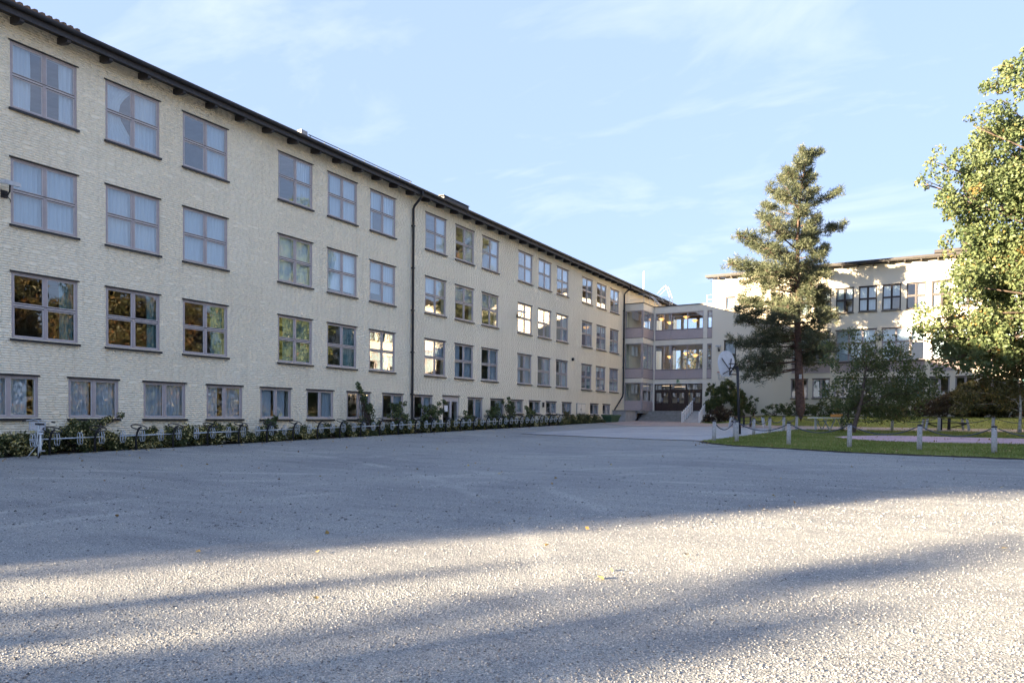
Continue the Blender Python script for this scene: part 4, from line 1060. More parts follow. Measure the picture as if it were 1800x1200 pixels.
# tall pine
def pine(base, seed):
    rng = np.random.default_rng(seed); t = thing('pine_tree', 'tall dark green pine with bare lower trunk in front of the wing', 'tree', base)
    bx, by, bz = base
    H = 21.3 - bz
    def axis(z):
        s = (z - bz) / H
        return Vector((bx - 0.45 * math.sin(s * 2.6) + 0.55 * max(0, s - 0.8) * 5 * 0.6, by, z))
    tb_ = MB()
    zs = np.linspace(bz - 0.1, 21.0, 22)
    tb_.tube([axis(z) for z in zs], [0.36 * (1 - 0.93 * ((z - bz) / H) ** 0.9) + (0.16 if i == 0 else 0) for i, z in enumerate(zs)], 10)
    Rv = np.array([0.8602, 0.5099, 0]); Fv = np.array([-0.5099, 0.8602, 0])
    zk = [5.0, 6.2, 7.5, 9.0, 10.5, 12.3, 14.0, 15.2, 16.5, 17.8, 19.0, 20.3, 21.4]
    Lk = [4.6, 5.0, 5.2, 4.6, 4.8, 5.4, 4.9, 4.2, 3.4, 2.5, 1.9, 0.75, 0.2]
    Rk = [1.2, 2.8, 3.2, 2.6, 2.5, 2.5, 2.3, 2.0, 1.5, 1.15, 0.85, 0.75, 0.3]
    pads = []; specials = [(15.1, 0.08, 3.45, 0.10), (17.0, 0.12, 3.3, 0.32), (5.9, PI - 0.15, 4.9, -0.22), (5.3, PI + 0.2, 4.3, -0.25), (7.4, PI - 0.3, 4.9, -0.12), (12.2, PI + 0.1, 5.3, 0.02), (6.6, 0.2, 3.0, -0.05), (20.4, 0.3, 1.3, 0.5)]
    br = list(specials)
    z = 5.6
    while z < 20.9:
        nw = rng.integers(4, 6)
        a0 = rng.random() * 6.28
        for k in range(nw):
            a = a0 + k * 6.283 / nw + rng.normal(0, 0.25)
            c = math.cos(a)
            L = np.interp(z, zk, Lk) if c < 0 else np.interp(z, zk, Rk)
            L = (abs(c) * L + (1 - abs(c)) * 0.7 * (np.interp(z, zk, Lk) + np.interp(z, zk, Rk)) / 2)
            if z < 6.8 and c > 0.2 and rng.random() < 0.5: continue
            br.append((z + rng.normal(0, 0.15), a, L * rng.uniform(0.62, 1.05), np.interp(z, [5, 9, 15, 21], [-0.16, 0.02, 0.22, 0.6])))
        z += rng.uniform(0.42, 0.68) if z < 12.5 else rng.uniform(0.62, 0.95)
    for (z, a, L, sl_) in br:
        d = Rv * math.cos(a) + Fv * math.sin(a)
        o = np.array(axis(z)); P = []
        for s in np.linspace(0, 1, 6):
            P.append(o + d * L * s + np.array([0, 0, sl_ * L * s + 0.10 * L * s * s]))
        tb_.tube(P, list(np.linspace(0.055, 0.012, 6) * (0.6 + L / 6)), 5)
        side = np.cross(d, [0, 0, 1])
        n = int((8 if z < 16 else 3) + L * (13 if z > 8.2 else 8.5))
        for _ in range(n):
            s = 0.30 + 0.70 * rng.random() ** 0.75
            w = (0.12 + 0.22 * L * (1 - abs(s - 0.65))) * rng.normal(0, 0.62)
            base_p = o + d * L * s + np.array([0, 0, sl_ * L * s + 0.10 * L * s * s])
            p = base_p + side * w + np.array([0, 0, rng.normal(0.10, 0.26 if z < 12.5 else 0.15)])
            pads.append((*p, z))
            if rng.random() < 0.35: tb_.tube([base_p, p], [0.014, 0.006], 3, cap=False)
    tb_.build('trunk', M['pinebark'], t)
    # needle tufts: radiating thin needles
    Pp = np.array(pads); n = len(Pp); K = 26
    D = rng.normal(size=(n, K, 3)); D[..., 2] = D[..., 2] * 0.75 + 0.35
    D /= np.linalg.norm(D, axis=2)[..., None]
    r = (0.24 + 0.16 * rng.random((n, 1, 1))) * (0.75 + 0.4 * rng.random((n, K, 1)))
    A0 = Pp[:, None, :3] + D * r * 0.12 + rng.normal(0, 0.07, (n, K, 3))
    A1 = A0 + D * r
    s_ = np.cross(D, rng.normal(size=(n, K, 3))); s_ /= np.linalg.norm(s_, axis=2)[..., None] + 1e-9
    wd = 0.026
    V = np.stack([A0 - s_ * wd * 0.5, A0 + s_ * wd * 0.5, A0 * 0.4 + A1 * 0.6 + s_ * wd, A1], 2).reshape(-1, 3)
    i = np.arange(n * K) * 4
    Fq = np.stack([i, i + 1, i + 2, i + 3], 1)
    tn = np.repeat(np.clip(np.repeat(0.42 + rng.normal(0, 0.16, n), K) + rng.normal(0, 0.12, n * K), 0, 1), 4)
    link('crown', np_mesh('crown', V - np.array(base), Fq, M['needle'], tint=tn), t)
    b_ = MB(); zc_ = 4.55; p = axis(zc_); b_.box(p.x + 0.05, p.x + 0.22, p.y - 0.42, p.y - 0.30, zc_, zc_ + 0.32); b_.build('nest_box', M['paleleg'], t)
    return t


pine((15.4, 55.5, gz(15.4, 55.5)), 21)


def shrub(name, label, base, lobes, mat, leaf, per, leaves, seed, tint=0.45, group=None, cat='shrub', stems=True, up=0.3, tj=0.14):
    rng = np.random.default_rng(seed)
    t = thing(name, label, cat, base, group)
    mb = MB(); b = Vector(base)
    for (x, y, z, r) in lobes:
        for _ in range(3):
            e = Vector((x, y, z)) + Vector(rng.normal(size=3)) * r * 0.5
            m = b.lerp(e, 0.5) + Vector((rng.normal(0, 0.08), rng.normal(0, 0.08), 0.1))
            mb.tube([b + Vector((rng.normal(0, 0.12), rng.normal(0, 0.12), -0.03)), m, e], [0.018, 0.012, 0.004], 4)
    mb.build('stem', M['bark'], t)
    cl = sub_clusters(lobes, per, rng, 0.12)
    cnt = np.maximum(6, (leaves * cl[:, 3] ** 2).astype(int))
    V, Fq, tn = leaf_cloud(cl[:, :3], cl[:, 3], cnt, leaf, rng, up=up, tint_c=tint + rng.normal(0, tj, len(cl)))
    link('foliage', np_mesh('foliage', V - np.array(base), Fq, mat, tint=tn), t)
    return t


# shrubs by the ramp
g0 = gz(8.2, 59.6)
shrub('shrub', 'big green shrub against the wing corner beside the ramp', (8.3, 60.3, g0), [(7.6, 60.4, 2.6, 0.8), (8.3, 60.2, 3.4, 0.8), (8.9, 60.3, 4.3, 0.65), (9.6, 60.3, 3.4, 0.8), (10.0, 60.3, 2.3, 0.75), (7.3, 60.8, 3.9, 0.5), (7.2, 61.2, 4.5, 0.35)], M['shrub'], 0.13, 60, 1300, 31, 0.6)
shrub('shrub', 'low brownish shrub in front of the big green one by the ramp railing', (8.4, 58.9, g0), [(7.9, 58.9, 1.8, 0.65), (8.7, 58.8, 2.0, 0.75), (9.4, 58.9, 1.7, 0.6), (7.5, 59, 1.5, 0.45)], M['brown'], 0.11, 38, 1300, 32, 0.4)
shrub('shrub', 'narrow upright green bush standing alone against the pale wall', (11.0, 60.2, gz(11, 60.2)), [(11.0, 60.2, 2.2, 0.36), (10.9, 60.2, 2.8, 0.34), (11.2, 60.2, 3.1, 0.24), (10.8, 60.2, 3.3, 0.18)], M['shrub'], 0.12, 70, 1300, 33, 0.5)
HED = [(12.7, 1.15, 'shrub', 0.5, 'leftmost low green shrub of the hedge, sloping down at its left end'), (14.3, 1.35, 'shrub', 0.45, 'dark green hedge shrub just left of the pine trunk'),
       (16.2, 1.4, 'shrub', 0.5, 'dark green hedge shrub just right of the pine trunk'), (18.2, 1.5, 'shrub', 0.45, 'dark hedge shrub behind the table tennis table'),
       (20.2, 1.45, 'shrub', 0.35, 'dark hedge shrub behind the low spreading tree'), (22.2, 1.5, 'brown', 0.5, 'brownish hedge shrub left of the right picnic table'),
       (24.2, 1.9, 'brown', 0.7, 'rusty brown hedge shrub behind the right picnic table'), (26.0, 2.6, 'olive', 0.55, 'tall olive shrub under the maple, right of the rusty one'), (28.2, 2.2, 'olive', 0.5, 'olive hedge shrub at the right edge'), (30.2, 2.2, 'olive', 0.5, 'olive hedge shrub past the right edge')]
for i, (x, h, m_, tn, lab) in enumerate(HED):
    b0 = gz(x, 60.2)
    lobes = [(x - 0.7, 60.3, b0 + h * 0.45, h * 0.42), (x + 0.1, 60.0, b0 + h * 0.6, h * 0.42), (x + 0.8, 60.3, b0 + h * 0.45, h * 0.42), (x + 0.3, 59.6, b0 + h * 0.3, h * 0.35), (x - 0.5, 59.6, b0 + h * 0.28, h * 0.34)]
    shrub('hedge_shrub', lab, (x, 60.1, b0), lobes, M[m_], 0.12, 36, 1000, 40 + i, tn, 'shrubs along the foot of the wing')

# planting along the long wall: low flowering cover (uncountable) and taller single shrubs
rng = np.random.default_rng(77)
cc_, rr_, tt_ = [], [], []
for k in range(1300):
    y = 6 + 46.5 * rng.random() ** 1.4
    x = rng.uniform(0.12, 1.30)
    hmax = (0.92 if y < 17 else 0.66) * (0.62 + 0.38 * math.sin(y * 1.7) * math.sin(y * 0.53 + 1))
    z = gz(x, y) + rng.uniform(0.05, max(0.16, hmax))
    cc_.append((x, y, z)); rr_.append(rng.uniform(0.12, 0.24)); tt_.append(rng.normal(0.5 if y < 22 else 0.42, 0.15))
V, Fq, tn = leaf_cloud(cc_, rr_, np.full(len(cc_), 110), 0.07, rng, tint_c=tt_, jitter=0.30, shell=0.1)
near = np.array([c for c in cc_ if c[1] < 20]); near = near[rng.integers(0, len(near), 900)] + rng.normal(0, 0.13, (900, 3)) + np.array([0.08, 0, 0.05])
V2, F2, t2 = leaf_cloud(near, np.full(900, 0.05), np.ones(900, int), 0.075, rng, up=0.5, tint_c=np.full(900, 0.95), jitter=0.06)
V, Fq, tn = np.concatenate([V, V2]), np.concatenate([Fq, F2 + len(V)]), np.concatenate([tn, t2])
o = link('ground_cover', np_mesh('ground_cover', V, Fq, M['cover'], tint=tn))
tag(o, 'low leafy bed with small yellow flowers along the foot of the long wall', 'ground cover', kind='stuff')
WS = [(12.0, 0.95, 0.62, 'cover', 'flowering shrub with yellow specks arching just right of the bicycle', [(0.5, 13.1, 1.35, 0.10), (0.45, 13.5, 1.5, 0.10), (0.5, 12.7, 1.2, 0.14)]),
      (14.3, 0.6, 0.45, 'cover', 'thin sprig shrub under the second ground window', [(0.5, 14.6, 1.05, 0.08)]),
      (16.9, 0.75, 0.5, 'cover', 'rounded yellow specked shrub under the third ground window', []),
      (19.6, 0.6, 0.38, 'shrub', 'arching dark green rose cane reaching the fifth ground window sill', [(0.4, 19.2, 1.0, 0.14), (0.4, 19.6, 1.3, 0.16), (0.4, 20.0, 1.45, 0.14)]),
      (22.6, 0.6, 0.4, 'cover', 'small bush under the sixth ground window', []),
      (25.3, 1.35, 0.6, 'shrub', 'tall leafy shrub in front of the seventh ground window', [(0.5, 25.1, 2.4, 0.26), (0.5, 24.9, 2.85, 0.16), (0.5, 25.6, 2.1, 0.34), (0.5, 24.8, 3.05, 0.1)]),
      (27.5, 1.5, 0.75, 'shrub', 'dense dark shrub left of the first downpipe', [(0.5, 28.0, 2.2, 0.28), (0.5, 27.2, 2.1, 0.3)]),
      (30.1, 1.4, 0.8, 'shrub', 'dense dark shrub right of the first downpipe', [(0.5, 29.6, 2.1, 0.25), (0.5, 31.4, 1.9, 0.35), (0.5, 31.5, 2.4, 0.16)]),
      (33.6, 1.0, 0.7, 'shrub', 'low dark shrub below the service door notice', [(0.5, 34.2, 1.6, 0.2)]),
      (36.6, 1.35, 0.8, 'shrub', 'dark round shrub between the service door and the next windows', [(0.5, 36.2, 1.9, 0.3), (0.5, 37.2, 2.3, 0.2)]),
      (38.6, 1.2, 0.6, 'shrub', 'loose climbing shrub arching over a small ground window', [(0.4, 38.0, 2.5, 0.18), (0.4, 38.6, 2.75, 0.14), (0.4, 39.1, 2.4, 0.18)]),
      (41.2, 1.1, 0.7, 'shrub', 'spiky dark shrub right of the climbing one', [(0.5, 41.6, 1.9, 0.26), (0.5, 40.7, 2.2, 0.16)]),
      (44.0, 0.8, 0.6, 'olive', 'orange tinged low shrub under the far wall lamp', []), (46.8, 0.85, 0.6, 'olive', 'reddish low shrub under the far ground windows', [(0.5, 46.6, 1.95, 0.14)]),
      (49.4, 0.75, 0.55, 'olive', 'low golden shrub below the meter cupboard', []), (51.6, 0.6, 0.45, 'olive', 'last low golden shrub before the green planter', [])]
for i, (y, h, r, m_, lab, extra) in enumerate(WS):
    b0 = gz(0.7, y)
    lobes = [(0.65, y, b0 + h * 0.55, r * 0.62), (0.75, y - 0.45, b0 + h * 0.42, r * 0.55), (0.75, y + 0.45, b0 + h * 0.42, r * 0.55), (0.6, y + 0.1, b0 + h * 0.85, r * 0.4)] + [(0.6 + (e[0] - 0.6) * t_ + random.gauss(0, 0.05), y + (e[1] - y) * t_ + random.gauss(0, 0.06), b0 + h * 0.7 + (e[2] - b0 - h * 0.7) * t_, 0.6 * max(0.09, e[3] * (1.15 - 0.5 * t_))) for e in extra for t_ in (0.25, 0.5, 0.75, 1.0)]
    shrub('wall_shrub', lab, (0.65, y, b0), lobes, M[m_], 0.07 if m_ != 'shrub' else 0.085, 70, 1900 if m_ == 'cover' else 1500, 60 + i, 0.52 if m_ == 'cover' else 0.42, 'shrubs along the foot of the long building')

# ------------------------------------------------------------------ trees outside the frame: they shade the yard and are mirrored in the windows
FAR = [(-2.2, 0.4, 5.2, 2.4), (1.8, 1.2, 5.6, 2.6), (0.2, -1.8, 7.6, 2.5), (-1.2, 1.4, 9.4, 2.3), (1.2, -0.4, 10.4, 2.2), (0, 0.2, 12.2, 1.7), (2.8, -1.4, 8.0, 1.8), (-2.9, -1.0, 7.6, 1.8)]
bt = broadleaf('broadleaf_tree', 'gold and green broadleaf tree standing beyond the yard, seen only through or in glass', (0, 0, 0), FAR, M['gold'], M['bark'], 0.22, 10, 120, 9, (0, 0, 11), 0.3, tint=0.5, group='broadleaf trees around the yard seen through or in the windows', tw=1, tj=0.2)
for i, (x, y, s) in enumerate([(45, 26, 1.0), (49, 32, 1.1), (44, 37, 0.98), (51, 41, 1.25), (47, 46, 0.95), (43, 20, 0.9), (53, 25, 1.35), (48, 14, 0.95), (57, 34, 1.2), (60, 48, 1.3), (46, 5, 0.9), (55, 55, 1.1), (52, 8, 1.1), (58, 20, 1.2), (1.5, 84, 0.66), (6.5, 88, 0.7), (11, 84, 0.68), (-3, 92, 0.7)]):
    c = bt if i == 0 else copy_tree(bt)
    c.location = (x, y, gz(x, y) - 0.1); c.scale = (s, s, s * 1.02); c.rotation_euler = (0, 0, i * 1.3)
CONE = [(0, 0, 7.2, 0.55), (0.15, 0.1, 6.4, 0.85), (-0.4, 0.2, 5.6, 1.1), (0.5, -0.3, 5.2, 1.1), (-0.6, -0.5, 4.2, 1.4), (0.7, 0.6, 3.9, 1.4), (0, 0, 3.0, 1.7)]
bt2 = broadleaf('small_tree', 'bushy round topped tree past the near end of the long building', (0, 0, 0), CONE, M['gold'], M['bark'], 0.2, 13, 300, 10, (0, 0, 6.8), 0.16, tint=0.4, group='small trees past the near end of the long building', tw=2, spread=1.05)
rng = np.random.default_rng(99)  # unseen hedge added to cover the bright horizon mirrored in the glass
hd = thing('added_hedge', 'long golden hedge added outside the right edge to fill the window reflections', 'hedge', (41, 25, gz(41, 25)))
hc = np.stack([41 + rng.normal(0, 0.5, 900), rng.uniform(-12, 60, 900), rng.uniform(0.3, 4.2, 900)], 1)
hc[:, 2] += ground_np(hc[:, 0], hc[:, 1])
V, Fq, tn = leaf_cloud(hc, rng.uniform(0.5, 0.9, 900), np.full(900, 60), 0.26, rng, tint_c=0.45 + rng.normal(0, 0.2, 900))
link('foliage', np_mesh('foliage', V - np.array(hd.location), Fq, M['gold'], tint=tn), hd)


def shade_at(x, y, k): return (x - 0.55 * k, y - 0.835 * k)


for i, (x, y, k, s, sz) in enumerate([(24.3, 9.3, 43, 1.15, 1.14), (20.0, 6.3, 36, 0.45, 0.94), (20.6, 2.2, 30, 1.0, 0.80)]):
    c = bt2 if i == 0 else copy_tree(bt2)
    px_, py_ = shade_at(x, y, k)
    c.location = (px_, py_, gz(px_, py_) - 0.1); c.scale = (s, s, sz); c.rotation_euler = (0, 0, i * 1.7)
px_, py_ = -4.7, -27.0  # unseen tree added, crown shaped to throw the straight shadow edge on the gravel
zb = gz(px_, py_)
broadleaf('added_columnar_tree', 'tall narrow tree added out of view past the near end of the long building', (px_, py_, zb),
          [(px_ + a, py_ + b, zb + c, r) for a, b, c, r in ((0, 0, 9.6, 1.5), (0.1, 0, 10.6, 1.6), (-0.1, 0.1, 11.8, 1.6), (0, 0, 13.0, 1.5), (0, 0, 14.2, 1.2), (0.3, 0.2, 8.1, 1.2))] + [(px_ - 0.5, py_, zb + 7.0, 0.8), (px_ + 0.7, py_ - 0.4, zb + 6.4, 0.7)],
          M['gold'], M['bark'], 0.22, 16, 200, 13, (px_, py_, zb + 13.5), 0.26, tint=0.4, tw=2, spread=0.95)

# ------------------------------------------------------------------ bike racks (2.62 m units along the wall)
ORD = ['under the first ground window right of the bicycle', 'between the second and third ground windows', 'under the fourth ground window', 'under the fifth ground window', 'under the sixth ground window',
       'under the seventh ground window', 'left of the first downpipe', 'right of the first downpipe', 'in front of the service door', 'right of the service door',
       'below the climbing shrub', 'below the far lamp', 'last of the row by the golden shrubs']


def make_rack():
    t = thing('bike_rack', 'rack', 'bike rack', (0, 0, 0), 'bike racks along the foot of the long building')
    b_ = MB(); b_.tube([(0, -0.08, 0.47), (0, 2.02, 0.47)], 0.021, 8); b_.build('rail', M['galv'], t)
    for k in range(4):
        y = 0.65 * k
        b_ = MB()
        for dx in (-0.035, 0.035):
            ring = [(0.03 + 0.085 * math.cos(a), y + dx, 0.45 + 0.19 * math.sin(a)) for a in np.linspace(0, 2 * PI, 17)[:-1]]
            b_.tube(ring, 0.011, 5, closed=True)
        b_.bar((0.0, y - 0.04, 0.47), (0.0, y + 0.04, 0.47), 0.03, 0.03)
        b_.build('wheel_holder', M['galv'], t)
    for y in (0.45, 1.75):
        b_ = MB()
        b_.tube([(0.0, y, -0.05), (0.0, y, 0.35), (0.03, y + 0.02, 0.55), (0.10, y + 0.05, 0.70), (0.17, y + 0.08, 0.735)], 0.033, 8)
        p = b_.build('post', M['black'], t)
        b_ = MB(); ring = [(0.10 + 0.24 * math.cos(a), y + 0.05 + 0.13 * math.sin(a) * 1.75, 0.735 - 0.085 * math.cos(a)) for a in np.linspace(0, 2 * PI, 19)[:-1]]
        b_.tube(ring, 0.017, 6, closed=True); b_.build('lock_ring', M['black'], p)
    return t


rk = make_rack()
for i in range(13):
    y = 10.40 + 2.62 * i if i else 10.40
    c = rk if i == 0 else copy_tree(rk)
    a = math.atan((gz(1.4, y + 2) - gz(1.4, y)) / 2)
    c.location = (1.42, y, gz(1.42, y)); c.rotation_euler = (a, 0, random.uniform(-0.015, 0.015))
    c['label'] = 'galvanised bike rack with black looped posts ' + ORD[i]

# ------------------------------------------------------------------ bicycle
bk = thing('bicycle', 'pale parked bicycle with white basket, seen from behind at the left end of the racks', 'bicycle', (1.75, 10.36, gz(1.75, 10.36)), rz=math.radians(9))


def bobj(mb, name, mat, parent=bk): return link(name, mb.mesh(name, mat), parent)


RW = 0.335
for x in (0.52, -0.55):
    b_ = MB(); b_.tube([(x + RW * math.cos(a), 0, RW + RW * math.sin(a)) for a in np.linspace(0, 2 * PI, 33)[:-1]], 0.02, 7, closed=True)
    wh = bobj(b_, 'wheel', M['rubber'])
    b_ = MB(); b_.tube([(x + 0.305 * math.cos(a), 0, RW + 0.305 * math.sin(a)) for a in np.linspace(0, 2 * PI, 33)[:-1]], 0.012, 6, closed=True); bobj(b_, 'rim', M['galv'], wh)
    b_ = MB()
    for k in range(18):
        a = k * PI / 9; b_.bar((x, 0.02 * (-1) ** k, RW), (x + 0.3 * math.cos(a), 0, RW + 0.3 * math.sin(a)), 0.003, 0.003)
    b_.tube([(x, -0.05, RW), (x, 0.05, RW)], 0.02, 8); bobj(b_, 'spoke', M['galv'], wh)
    b_ = MB(); arc = np.linspace(-0.5 if x > 0 else 0.3, 2.6 if x > 0 else 3.0, 12)
    b_.tube([(x + 0.37 * math.cos(a), 0, RW + 0.37 * math.sin(a)) for a in arc], 0.026, 6); bobj(b_, 'mudguard', M['bikewhite'])
b_ = MB()
b_.tube([(0.02, 0, 0.30), (0.16, 0, 0.80)], 0.017, 8); b_.tube([(0.02, 0, 0.30), (-0.42, 0, 0.82)], 0.02, 8); b_.tube([(0.12, 0, 0.62), (-0.40, 0, 0.88)], 0.016, 8); b_.tube([(-0.39, 0, 0.92), (-0.43, 0, 0.78)], 0.022, 8)
for s in (-1, 1):
    b_.tube([(0.02, s * 0.03, 0.30), (0.52, s * 0.065, RW)], 0.011, 6); b_.tube([(0.14, s * 0.02, 0.74), (0.52, s * 0.065, RW)], 0.010, 6)
bobj(b_, 'frame', M['bikewhite'])
b_ = MB()
for s in (-1, 1): b_.tube([(-0.43, s * 0.03, 0.78), (-0.46, s * 0.055, 0.70), (-0.55, s * 0.055, RW)], 0.011, 6)
bobj(b_, 'fork', M['bikewhite'])
b_ = MB(); b_.tube([(-0.39, 0, 0.9), (-0.36, 0, 1.02)], 0.014, 6)
b_.tube([(-0.17, -0.34, 1.0), (-0.30, -0.27, 1.01), (-0.38, -0.12, 1.05), (-0.37, 0, 1.03), (-0.38, 0.12, 1.05), (-0.30, 0.27, 1.01), (-0.17, 0.34, 1.0)], 0.012, 7)
hbr = bobj(b_, 'handlebar', M['galv'])
for s in (-1, 1):
    b_ = MB(); b_.tube([(-0.22, s * 0.315, 1.003), (-0.10, s * 0.38, 0.995)], 0.019, 8); bobj(b_, 'grip', M['rubber'], hbr)
b_ = MB(); b_.prism([(0.06, -0.03), (-0.10, -0.02), (-0.13, 0), (-0.10, 0.02), (0.06, 0.03), (0.13, 0.10), (0.20, 0.11), (0.22, 0.05), (0.22, -0.05), (0.20, -0.11), (0.13, -0.10)], 'z', 0.90, 0.955); bobj(b_, 'saddle', M['rubber'])
b_ = MB(); b_.tube([(0.16, 0, 0.78), (0.185, 0, 0.9)], 0.013, 6); bobj(b_, 'seat_post', M['galv'])
b_ = MB()
x0, x1, y0, y1, z0, z1 = -0.82, -0.50, -0.19, 0.19, 0.74, 0.98
for z in np.linspace(z0, z1, 6): b_.tube([(x0, y0, z), (x1, y0, z), (x1, y1, z), (x0, y1, z)], 0.009, 5, closed=True)
for k in range(9):
    t = k / 8
    for (a, b) in (((x0 + (x1 - x0) * t, y0), None), ((x0 + (x1 - x0) * t, y1), None), ((x0, y0 + (y1 - y0) * t), None), ((x1, y0 + (y1 - y0) * t), None)): b_.bar((*a, z0), (*a, z1), 0.014, 0.014)
b_.box(x0, x1, y0, y1, z0 - 0.006, z0 + 0.004); bobj(b_, 'basket', M['basket'])
b_ = MB(); b_.tube([(0.02, -0.09, 0.30), (0.02, 0.09, 0.30)], 0.018, 7); b_.bar((0.02, 0.08, 0.30), (0.13, 0.08, 0.18), 0.014, 0.02); b_.bar((0.02, -0.08, 0.30), (-0.09, -0.08, 0.42), 0.014, 0.02); b_.box(0.09, 0.17, 0.08, 0.17, 0.165, 0.19); b_.box(-0.13, -0.05, -0.17, -0.08, 0.41, 0.435); bobj(b_, 'crank', M['galv'])
b_ = MB(); b_.tube([(0.40, -0.06, 0.30), (0.52, -0.26, 0.01)], 0.010, 6); bobj(b_, 'kickstand', M['galv'])
b_ = MB(); b_.box(0.30, 0.86, -0.07, 0.07, 0.735, 0.75)
for s in (-1, 1): b_.bar((0.60, s * 0.07, 0.735), (0.52, s * 0.07, RW), 0.01, 0.01)
bobj(b_, 'rack', M['galv'])
b_ = MB(); b_.box(0.86, 0.885, -0.05, 0.05, 0.66, 0.71); bobj(b_, 'rear_reflector', M['basket'])
bk.rotation_euler = (math.radians(-3), 0, math.radians(-22))

# ------------------------------------------------------------------ wall floodlights
for (x, y, z, lab, rz) in ((0.0, 10.33, 8.22, 'grey floodlight on a bracket at the left edge of the facade', 0.0), (0.0, 40.3, 8.45, 'small grey floodlight on the facade in the middle row of far windows', 0.0)):
    t = thing('floodlight', lab, 'floodlight', (x, y, z), 'floodlights on walls')
    b_ = MB(); b_.tube([(0, y, z - 0.22), (0.22, y, z - 0.28), (0.34, y, z - 0.2), (0.36, y, z + 0.0)], 0.022, 7); b_.box(0.0, 0.03, y - 0.09, y + 0.09, z - 0.34, z - 0.12); b_.tube([(0.1, y + 0.02, z - 0.26), (0.16, y + 0.1, z - 0.40), (0.05, y + 0.14, z - 0.44)], 0.012, 5); b_.build('bracket', M['black'], t)
    b_ = MB(); b_.hexa([(0.18, y - 0.22, z + 0.02), (0.56, y - 0.22, z - 0.06), (0.56, y + 0.22, z - 0.06), (0.18, y + 0.22, z + 0.02), (0.20, y - 0.18, z + 0.14), (0.56, y - 0.18, z + 0.06), (0.56, y + 0.18, z + 0.06), (0.20, y + 0.18, z + 0.14)]); b_.build('housing', M['paleleg'], t)
    b_ = MB(); b_.hexa([(0.21, y - 0.19, z + 0.004), (0.53, y - 0.19, z - 0.066), (0.53, y + 0.19, z - 0.066), (0.21, y + 0.19, z + 0.004), (0.21, y - 0.19, z + 0.012), (0.53, y - 0.19, z - 0.056), (0.53, y + 0.19, z - 0.056), (0.21, y + 0.19, z + 0.012)]); b_.build('lens', M['glass'], t)
for (x, z, lab) in ((7.62, 7.85, 'floodlight beside the tall narrow window of the wing'), (20.07, 8.2, 'floodlight between two wide window groups of the wing')):
    y = LY
    t = thing('floodlight', lab, 'floodlight', (x, y, z), 'floodlights on walls')
    b_ = MB(); b_.tube([(x, y, z - 0.3), (x, y - 0.2, z - 0.3), (x, y - 0.3, z - 0.05)], 0.02, 6); b_.box(x - 0.08, x + 0.08, y - 0.03, y, z - 0.42, z - 0.2); b_.build('bracket', M['black'], t)
    b_ = MB(); b_.hexa([(x - 0.22, y - 0.45, z - 0.06), (x + 0.22, y - 0.45, z - 0.06), (x + 0.22, y - 0.12, z - 0.02), (x - 0.22, y - 0.12, z - 0.02), (x - 0.18, y - 0.45, z + 0.08), (x + 0.18, y - 0.45, z + 0.08), (x + 0.18, y - 0.12, z + 0.1), (x - 0.18, y - 0.12, z + 0.1)]); b_.build('housing', M['paleleg'], t)

# ------------------------------------------------------------------ bollards and ropes
pm = MB(); pm.tube([(0, 0, -0.1), (0, 0, 0.3), (0, 0, 0.84)], [0.085, 0.083, 0.078], 12)
pme = pm.mesh('post', M['post'])
cm = MB(); cm.tube([(0, 0, 0.841), (0, 0, 0.875), (0, 0, 0.905)], [0.088, 0.085, 0.045], 12); cme = cm.mesh('cap', M['black'])
bmh = MB(); bmh.tube([(0, -0.10, 0.80), (0, 0.10, 0.80)], 0.016, 6); hme = bmh.mesh('rope_eye', M['black'])
FRONT = [(15.52, 30.77), (16.55, 30.5), (18.87, 29.0), (21.06, 28.3), (23.27, 28.0), (25.37, 27.5), (27.6, 27.2)]
BACK = [(15.55, 34.4), (15.8, 37.4), (16.1, 40.0), (16.2, 43.7), (16.4, 47.0), (19.0, 47.0), (21.67, 46.8), (24.0, 46.5), (26.55, 46.9), (29.2, 47.2)]
NTH = ['first', 'second', 'third', 'fourth', 'fifth', 'sixth', 'seventh', 'eighth', 'ninth', 'tenth']


def bollard(x, y, lab, grp, lean):
    t = thing('bollard', lab, 'bollard', (x, y, gz(x, y)), grp)
    t.rotation_euler = (lean[0], lean[1], random.random() * 3)
    link('post', pme, t); link('cap', cme, t); link('rope_eye', hme, t)


for i, (x, y) in enumerate(FRONT):
    lab = ('grey wooden bollard at the left tip of the lawn, front row' if i == 0 else ('front row bollard outside the right edge' if i == 6 else 'grey wooden bollard in the front row by the gravel, %s from the left' % NTH[i]))
    bollard(x, y, lab, 'bollards along the front of the lawn', (random.gauss(0, 0.012), random.gauss(0, 0.012) + (0.05 if i == 0 else 0)))
for i, (x, y) in enumerate(BACK):
    lab = 'grey wooden bollard in the back row beside the asphalt path, %s from the left' % NTH[i] if i < 5 else ('grey wooden bollard by the back gravel path ' + ['hidden behind the small tree trunk', 'right of the small dark tree', 'in front of the right picnic table', 'left of the pale stemmed tree', 'outside the right edge'][i - 5])
    bollard(x, y, lab, 'bollards along the back of the lawn', (random.gauss(0, 0.015), random.gauss(0, 0.015)))


def rope(a, b, sag, lab, grp):
    A = Vector((a[0], a[1], gz(*a) + 0.80)); Bv = Vector((b[0], b[1], gz(*b) + 0.80))
    d = (Bv - A).normalized(); A += d * 0.1; Bv -= d * 0.1
    t = MB(); t.tube([A.lerp(Bv, s) - Vector((0, 0, sag * 4 * s * (1 - s))) for s in np.linspace(0, 1, 15)], 0.020, 6)
    tag(link('rope', t.mesh('rope', M['rope'], tuple(A)), None, tuple(A)), lab, 'rope', grp)


